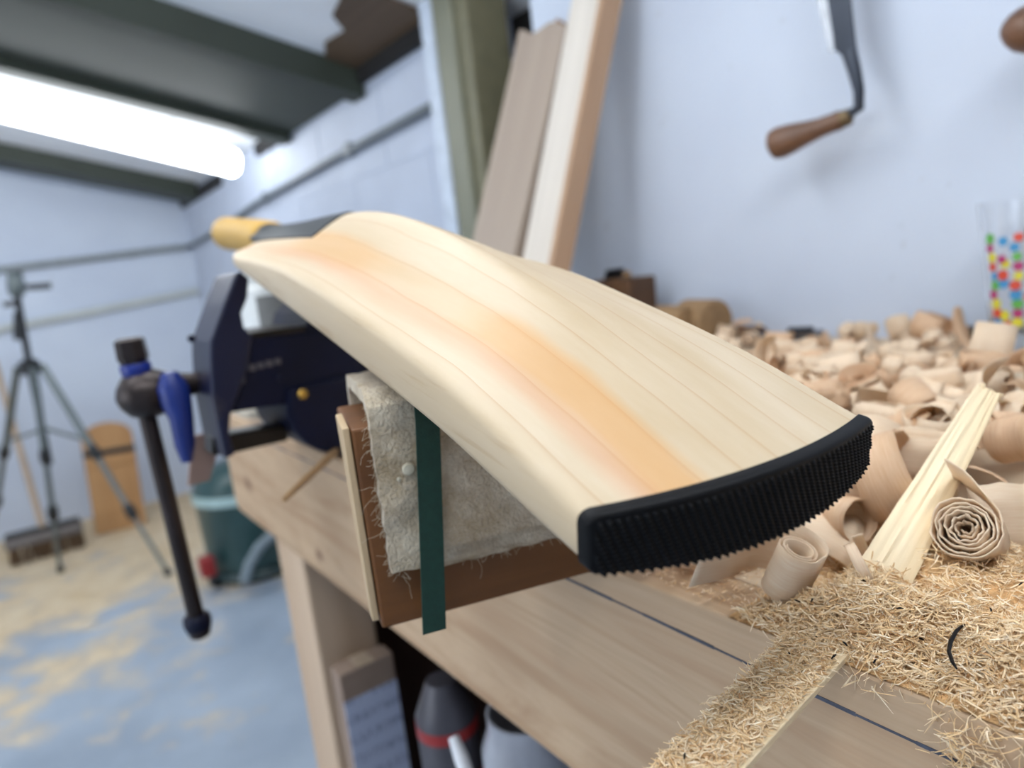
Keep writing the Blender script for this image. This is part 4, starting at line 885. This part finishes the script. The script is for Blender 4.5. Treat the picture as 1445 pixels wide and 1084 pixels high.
# rosette roll facing the camera
rz = atz(1362, 806, TOP+.014); P = spiral_pts(.0016, .0122, 6.5, 0, .03, 30, .12, 2.0, 9.0)
wz = [.028*(.72+.28*min(1, i/60)) for i in range(len(P))]
view = (CAMP-rz).normalized(); axr = (view+Vector((-.10, .10, .22))).normalized()
hero('rolled_shaving', P, [Z3]*len(P), wz, (rz.x+axr.x*-.014, rz.y-axr.y*.014, 0), frame_rot(axr, (-.3, .9, -.35)), 'tight rosette shaped roll of shaving in front of the split stick', M_SHAVE, .0006, .0021, .0, 3.0, rest=TOP+.007)
KEEP.append((rz.x, rz.y, .026))
# thin white curl at the foot of the stick
tc = atz(1215, 830, TOP+.008); P = [Vector((.010*math.cos(a)*(1+.25*a/6), .0135*math.sin(a), .004*a/6)) for a in [.4+k*.26 for k in range(24)]]+[Vector((.010+.0006*k, -.012-.0022*k, .004)) for k in range(0, 8)]
hero('corkscrew_shaving', P[:24], [Z3]*24, .0042, (tc.x, tc.y, 0), frame_rot((.55, -.75, .35), (.5, .2, .8)), 'thin white curl of shaving at the foot of the stick', M_SHAVE, .0005, .0002, rest=TOP+.004)
# big thin ring and large curls in the heap
for i_, (px_, py_, hz, r_, wd_, tn_, lb_, ax_) in enumerate((
    (1255, 712, .020, .0215, .022, .95, 'large translucent ring of shaving leaning in the heap', (.35, -.8, .35)),
    (1222, 660, .022, .020, .020, .70, 'broad pale shaving arched over the ring', (.75, .3, .55)),
    (1240, 625, .010, .022, .030, .36, 'wide tan shaving curving down beside the toe guard', (-.4, .8, .2)),
    (1275, 640, .018, .015, .028, 1.2, 'pale shaving bent like a pipe behind the toe guard', (.9, -.2, .2)),
    (1305, 678, .016, .05, .030, .10, 'square pale flake standing behind the split stick', (.05, .1, 1)),
    (1225, 745, .012, .045, .026, .10, 'grey sided flake beside the big ring', (.2, .1, 1)),
    (1405, 720, .018, .030, .030, .25, 'ragged stack of flakes right of the split stick', (.8, .3, -.25)),
    (1432, 770, .010, .045, .030, .12, 'fibrous flake lying behind the sawdust', (.3, .2, .9)),
    (1425, 600, .022, .024, .030, .85, 'wide open cup of shaving right of the stick tip', (-.35, -.6, .75)),
    (1185, 735, .016, .010, .022, 2.4, 'coiled tan shaving tucked under the toe guard', (-.3, -.9, .1)),
    (1150, 770, .008, .040, .030, .16, 'bright flat shaving lying under the toe guard', (.9, .2, .3)),
    (1085, 770, .006, .030, .022, .22, 'short flake leaning below the toe guard', (.8, -.1, .35)),
    (1020, 790, .004, .060, .030, .10, 'triangular flake lying at the bench edge below the toe guard', (.15, .95, .1)),
    (935, 802, .003, .05, .010, .10, 'thin white sliver at the bench edge by the block', (.3, .9, .1)),
    (1375, 520, .010, .0115, .036, 1.15, 'shaving curled over the black scraper', (.95, .1, .1)),
    (1318, 470, .016, .016, .034, .9, 'orange crumpled shaving against the wall', (.2, .9, .3)))):
    q = atz(px_, py_, TOP+hz); P = spiral_pts(r_*.92, r_, tn_, .002, 0, 24, .08, i_*2.1)
    cen_ = sum(P, Vector())/len(P); P = [p_-cen_ for p_ in P] if tn_ < .5 else P
    hero('broad_shaving' if tn_ > .3 else 'wood_flake', P, [Z3]*len(P), wd_, (q.x, q.y, q.z), frame_rot(ax_, (.3, .2, 1)), lb_, M_SHAVE if i_ % 3 else M_SHAVE2, .0005, .0012, .06, i_*1.3, rest=TOP+.002+(hz*.35 if py_ > 560 else 0))
    KEEP.append((q.x, q.y, r_*.5 if tn_ > .3 else .008)); raise_(q.x, q.y, .012, hz*.8)
for k in range(9): q = s0k.lerp(s1k, k/8); KEEP.append((q.x-.012, q.y-.016, .016)); KEEP.append((q.x, q.y, .010))
# the heap -------------------------------------------------------------------
def scatter(n, xr, yr, sc, group, cond=lambda x, y: True, maxh=.05, label=None):
    c = 0; tries = 0
    while c < n and tries < n*12:
        tries += 1; x, y = R.uniform(*xr), R.uniform(*yr)
        if not cond(x, y) or in_keep(x, y, .012): continue
        k, me = R.choice(PROTO); lim = maxh if x > .30 else .030
        if drop(x, y, k, me, rnd_rot(k), R.uniform(*sc), group, (KIND_LABEL[k].replace('in the heap beside the bat', 'in the heap').replace('in the heap', label) if label else None), lim): c += 1
scatter(105, (.285, .60), (.10, .40), (.75, 1.25), 'shavings heaped beside the bat', lambda x, y: y < .13+(x-.285)*.95 and y > .06+(x-.285)*.28 and not (x < .33 and y < .15), .058)
scatter(42, (.24, .42), (.15, .36), (.6, 1.0), 'shavings heaped beside the bat', lambda x, y: y < .30 and x > .25+.1*(y-.15), .045)
scatter(55, (.46, .86), (.33, .80), (.65, 1.05), 'shavings scattered towards the wall', lambda x, y: not (.56 < x < .74 and .24 < y < .42), .034, 'scattered towards the wall')
scatter(9, (.72, .87), (.20, .42), (.6, .9), 'shavings scattered towards the wall', lambda x, y: (x-.834)**2+(y-.276)**2 > .065**2, .03, 'scattered towards the wall')

scatter(14, (.37, .58), (.03, .14), (.7, 1.1), 'shavings heaped beside the bat', lambda x, y: True, .04)

# ------------------------------------------------------------------ split stick and dusted strip
s0_ = atz(1236, 832, TOP+.012); s1_ = atd(1392, 556, .335)
dl_ = (s1_-s0_); zt_ = dl_.normalized(); tocam = (CAMP-(s0_+s1_)/2).normalized(); sx = zt_.cross(tocam).normalized(); fy = sx.cross(zt_)
stick = empty('split_stick', s0_, 'pale split willow stick standing up out of the shavings', 'wood stick', None, Matrix(((zt_.x, sx.x, -fy.x, s0_.x), (zt_.y, sx.y, -fy.y, s0_.y), (zt_.z, sx.z, -fy.z, s0_.z), (0, 0, 0, 1))))
Ls = dl_.length; vs, fs = [], []; NS, NR = 60, 18
for i in range(NS):
    t = i/(NS-1); x = lerp(-.012, Ls, t); wd = lerp(.0205, .0105, t)*(1+.03*noise.noise(Vector((t*9, 0, 0)))); tk = lerp(.0075, .0065, t)
    for k in range(NR):
        f = k/(NR-1); yy_ = (f-.5)*wd; zz_ = -tk/2+.0006*noise.noise(Vector((f*9, t*1.6, 3)))+.0006*noise.noise(Vector((f*26, t*3, 5)))+(.0016*(f-.75) if f > .75 else 0)
        vs.append(Vector((x+(.003*noise.noise(Vector((f*12, 1, 0))) if i == NS-1 else 0), yy_, zz_)))
    for k in range(NR): f = 1-k/(NR-1); vs.append(Vector((x, (f-.5)*wd*.94, tk/2)))
c = NR*2
for i in range(NS-1):
    for k in range(c): fs.append((i*c+k, i*c+(k+1) % c, (i+1)*c+(k+1) % c, (i+1)*c+k))
fs.append(tuple(range(c))[::-1]); fs.append(tuple((NS-1)*c+k for k in range(c)))
m_ = MB(); m_.add(vs, fs); m_.build('shaft', M_SPLIT, stick, True, 0, False)
mb = MB(); rs_ = random.Random(8)
for i in range(46):
    b = Vector((Ls-.001, rs_.uniform(-.0055, .0055), rs_.uniform(-.003, .003))); dd = Vector((rs_.uniform(.2, 1), rs_.uniform(-.8, .9), rs_.uniform(-.8, .8))).normalized(); mb.tube([b, b+dd*.0018, b+dd*.003+Vector((rs_.uniform(-.001, .001),)*3)], [.0006, .0005, .0002], 4)
tag(mb.build('frayed_end', M_SPLIT, stick, False, 0, False), None, None, None, 'stuff')
# thin strip lying over the bench edge, covered in dust
pA, pB = Vector((.292, .1455, TOP+.0035)), Vector((.1165, .1215, TOP+.0035)); sd_ = (pB-pA).normalized(); sn_ = Vector((-sd_.y, sd_.x, 0))
mb = MB(); mb.prism([pA+sn_*.0125, pB+sn_*.0105, pB-sn_*.0085, pA-sn_*.0125], (0, 0, -.0025)); tag(mb.build('wood_strip', M_SPLIT, None, False, .0004), 'thin wood strip coated in sawdust jutting over the bench edge', 'wood strip')

# ------------------------------------------------------------------ sawdust
def heap_h(x, y):
    sm = lambda a: max(0.0, min(1.0, a))**2*(3-2*max(0.0, min(1.0, a)))
    h = .0145*sm((x-.2125)/.022)*sm((.335-x)/.05)*sm((.168-y-.25*(x-.22))/.035)
    return h*(1+.6*noise.noise(Vector((x*70, y*70, 0)))+.35*noise.noise(Vector((x*180, y*180, 2))))
GX, GY = 56, 110; vs, fs = [], []
for i in range(GX):
    for j in range(GY): x, y = lerp(.2125, .335, i/(GX-1)), lerp(-.08, .172, j/(GY-1)); vs.append((x, y, TOP+.0004+max(0, heap_h(x, y))))
for i in range(GX-1):
    for j in range(GY-1): a = i*GY+j; fs.append((a, a+1, a+GY+1, a+GY))
n0 = len(vs); vs += [(x, y, TOP+.0001) for x, y, z in vs]; fs += [tuple(n0+k for k in f[::-1]) for f in fs]
ms = MB(); ms.add(vs, fs); sd_o = tag(ms.build('sawdust_heap', M_HEAP, None, True), 'heap of coarse fibrous sawdust at the front edge of the bench', 'sawdust', None, 'stuff')
RF = random.Random(21)
def fibres(name, n, place, lr, rr, mat, parent=None, label=None, cat=None, flat=.45):
    vs, fs, tint = [], [], []
    for i in range(n):
        p_, up_ = place(); L = RF.uniform(*lr); r_ = RF.uniform(*rr); d = Vector((RF.gauss(0, 1), RF.gauss(0, 1), RF.gauss(0, flat)+up_)).normalized(); b = Vector((RF.gauss(0, 1), RF.gauss(0, 1), RF.gauss(0, .6))).normalized(); tn = min(1, max(0, RF.gauss(.5, .25)))
        cv = RF.uniform(-.3, .3); P = [p_-d*L*.45-b*L*cv*.5, p_-d*L*.18+b*L*cv*.5, p_+d*L*.18+b*L*cv*.5, p_+d*L*.45-b*L*cv*.6]; k0 = len(vs); rf = d.orthogonal().normalized(); bf = d.cross(rf)
        for q, rad in zip(P, (r_*.6, r_, r_, r_*.4)):
            for a in (0, 2.09, 4.19): vs.append(q+(rf*math.cos(a)*1.5+bf*math.sin(a))*rad); tint.append(tn)
        for s_ in range(3):
            for k in range(3): fs.append((k0+s_*3+k, k0+s_*3+(k+1) % 3, k0+s_*3+3+(k+1) % 3, k0+s_*3+3+k))
        fs.append((k0, k0+2, k0+1)); fs.append((k0+9, k0+10, k0+11))
    me = bpy.data.meshes.new(name); inv = parent.matrix_world.inverted() if parent else Matrix.Identity(4); me.from_pydata([tuple(inv@v) for v in vs], [], fs); at_ = me.attributes.new('tint', 'FLOAT', 'POINT'); at_.data.foreach_set('value', tint)
    o = link(name, me, mat, parent); tag(o, label, cat, None, 'stuff'); return o
def pl_heap():
    while True:
        x, y = (RF.uniform(.2125, .245) if RF.random() < .5 else RF.uniform(.213, .325)), RF.uniform(.01, .168); h = heap_h(x, y)
        if h > .0006 or RF.random() < .5: return Vector((x, y, TOP+.001+max(0, h)+RF.uniform(-.001, .0035))), 0
fibres('sawdust_fibres', 17000, pl_heap, (.0025, .0095), (.00009, .00024), M_FIBRE, sd_o)
def pl_edge():
    y = RF.uniform(.03, .135); return Vector((.2115+RF.uniform(-.003, .003), y, TOP+RF.uniform(-.005, .004))), RF.uniform(-1.6, -.3)
fibres('hanging_fibres', 90, pl_edge, (.006, .016), (.00010, .00022), M_FIBRE, sd_o)
def pl_clump(): return Vector((.2095+RF.uniform(-.004, .002), .083+RF.gauss(0, .006), TOP-.012+RF.gauss(0, .007))), RF.uniform(-1, .2)
fibres('hanging_fibres', 130, pl_clump, (.005, .011), (.00010, .00022), M_FIBRE, sd_o)
def pl_strip():
    t = RF.random(); q = pA.lerp(pB, t)+sn_*RF.uniform(-1, 1)*lerp(.0122, .0092, t); return Vector((q.x, q.y, TOP+.0038+abs(RF.gauss(0, .0011)))), 0
fibres('strip_dust', 5200, pl_strip, (.0018, .0065), (.00009, .0002), M_FIBRE, None, 'fine sawdust lying on the thin wood strip', 'sawdust', .25)
def pl_thin():
    x, y = RF.uniform(.216, .31), RF.uniform(.13, .23); return Vector((x, y, TOP+.0008+abs(RF.gauss(0, .0005)))), 0
fibres('scattered_dust', 1500, pl_thin, (.001, .0045), (.00008, .00016), M_FIBRE, None, 'thin scatter of sawdust on the bench around the rolled shaving', 'sawdust', .1)
bl = MB(); q0 = [atz(*p_, TOP+.0185) for p_ in ((1362, 880), (1350, 890), (1342, 905), (1339, 920), (1344, 935), (1350, 944))]
bl.tube(q0, [.0003, .0006, .0007, .0006, .0006, .0003], 5); tag(bl.build('rubber_shred', M_RUBBER, sd_o, False), None, None, None, None)
for i in range(34):
    p_, _ = pl_heap() if i < 24 else pl_strip(); m_ = MB(); d = Vector((RF.gauss(0, 1), RF.gauss(0, 1), RF.gauss(0, .3))).normalized()*RF.uniform(.0006, .0022); p_.z += .0018; m_.tube([p_-d, p_+Vector((0, 0, .0002)), p_+d], [.0002, .0004, .0002], 4); m_.build('rubber_shred', M_RUBBER, sd_o)
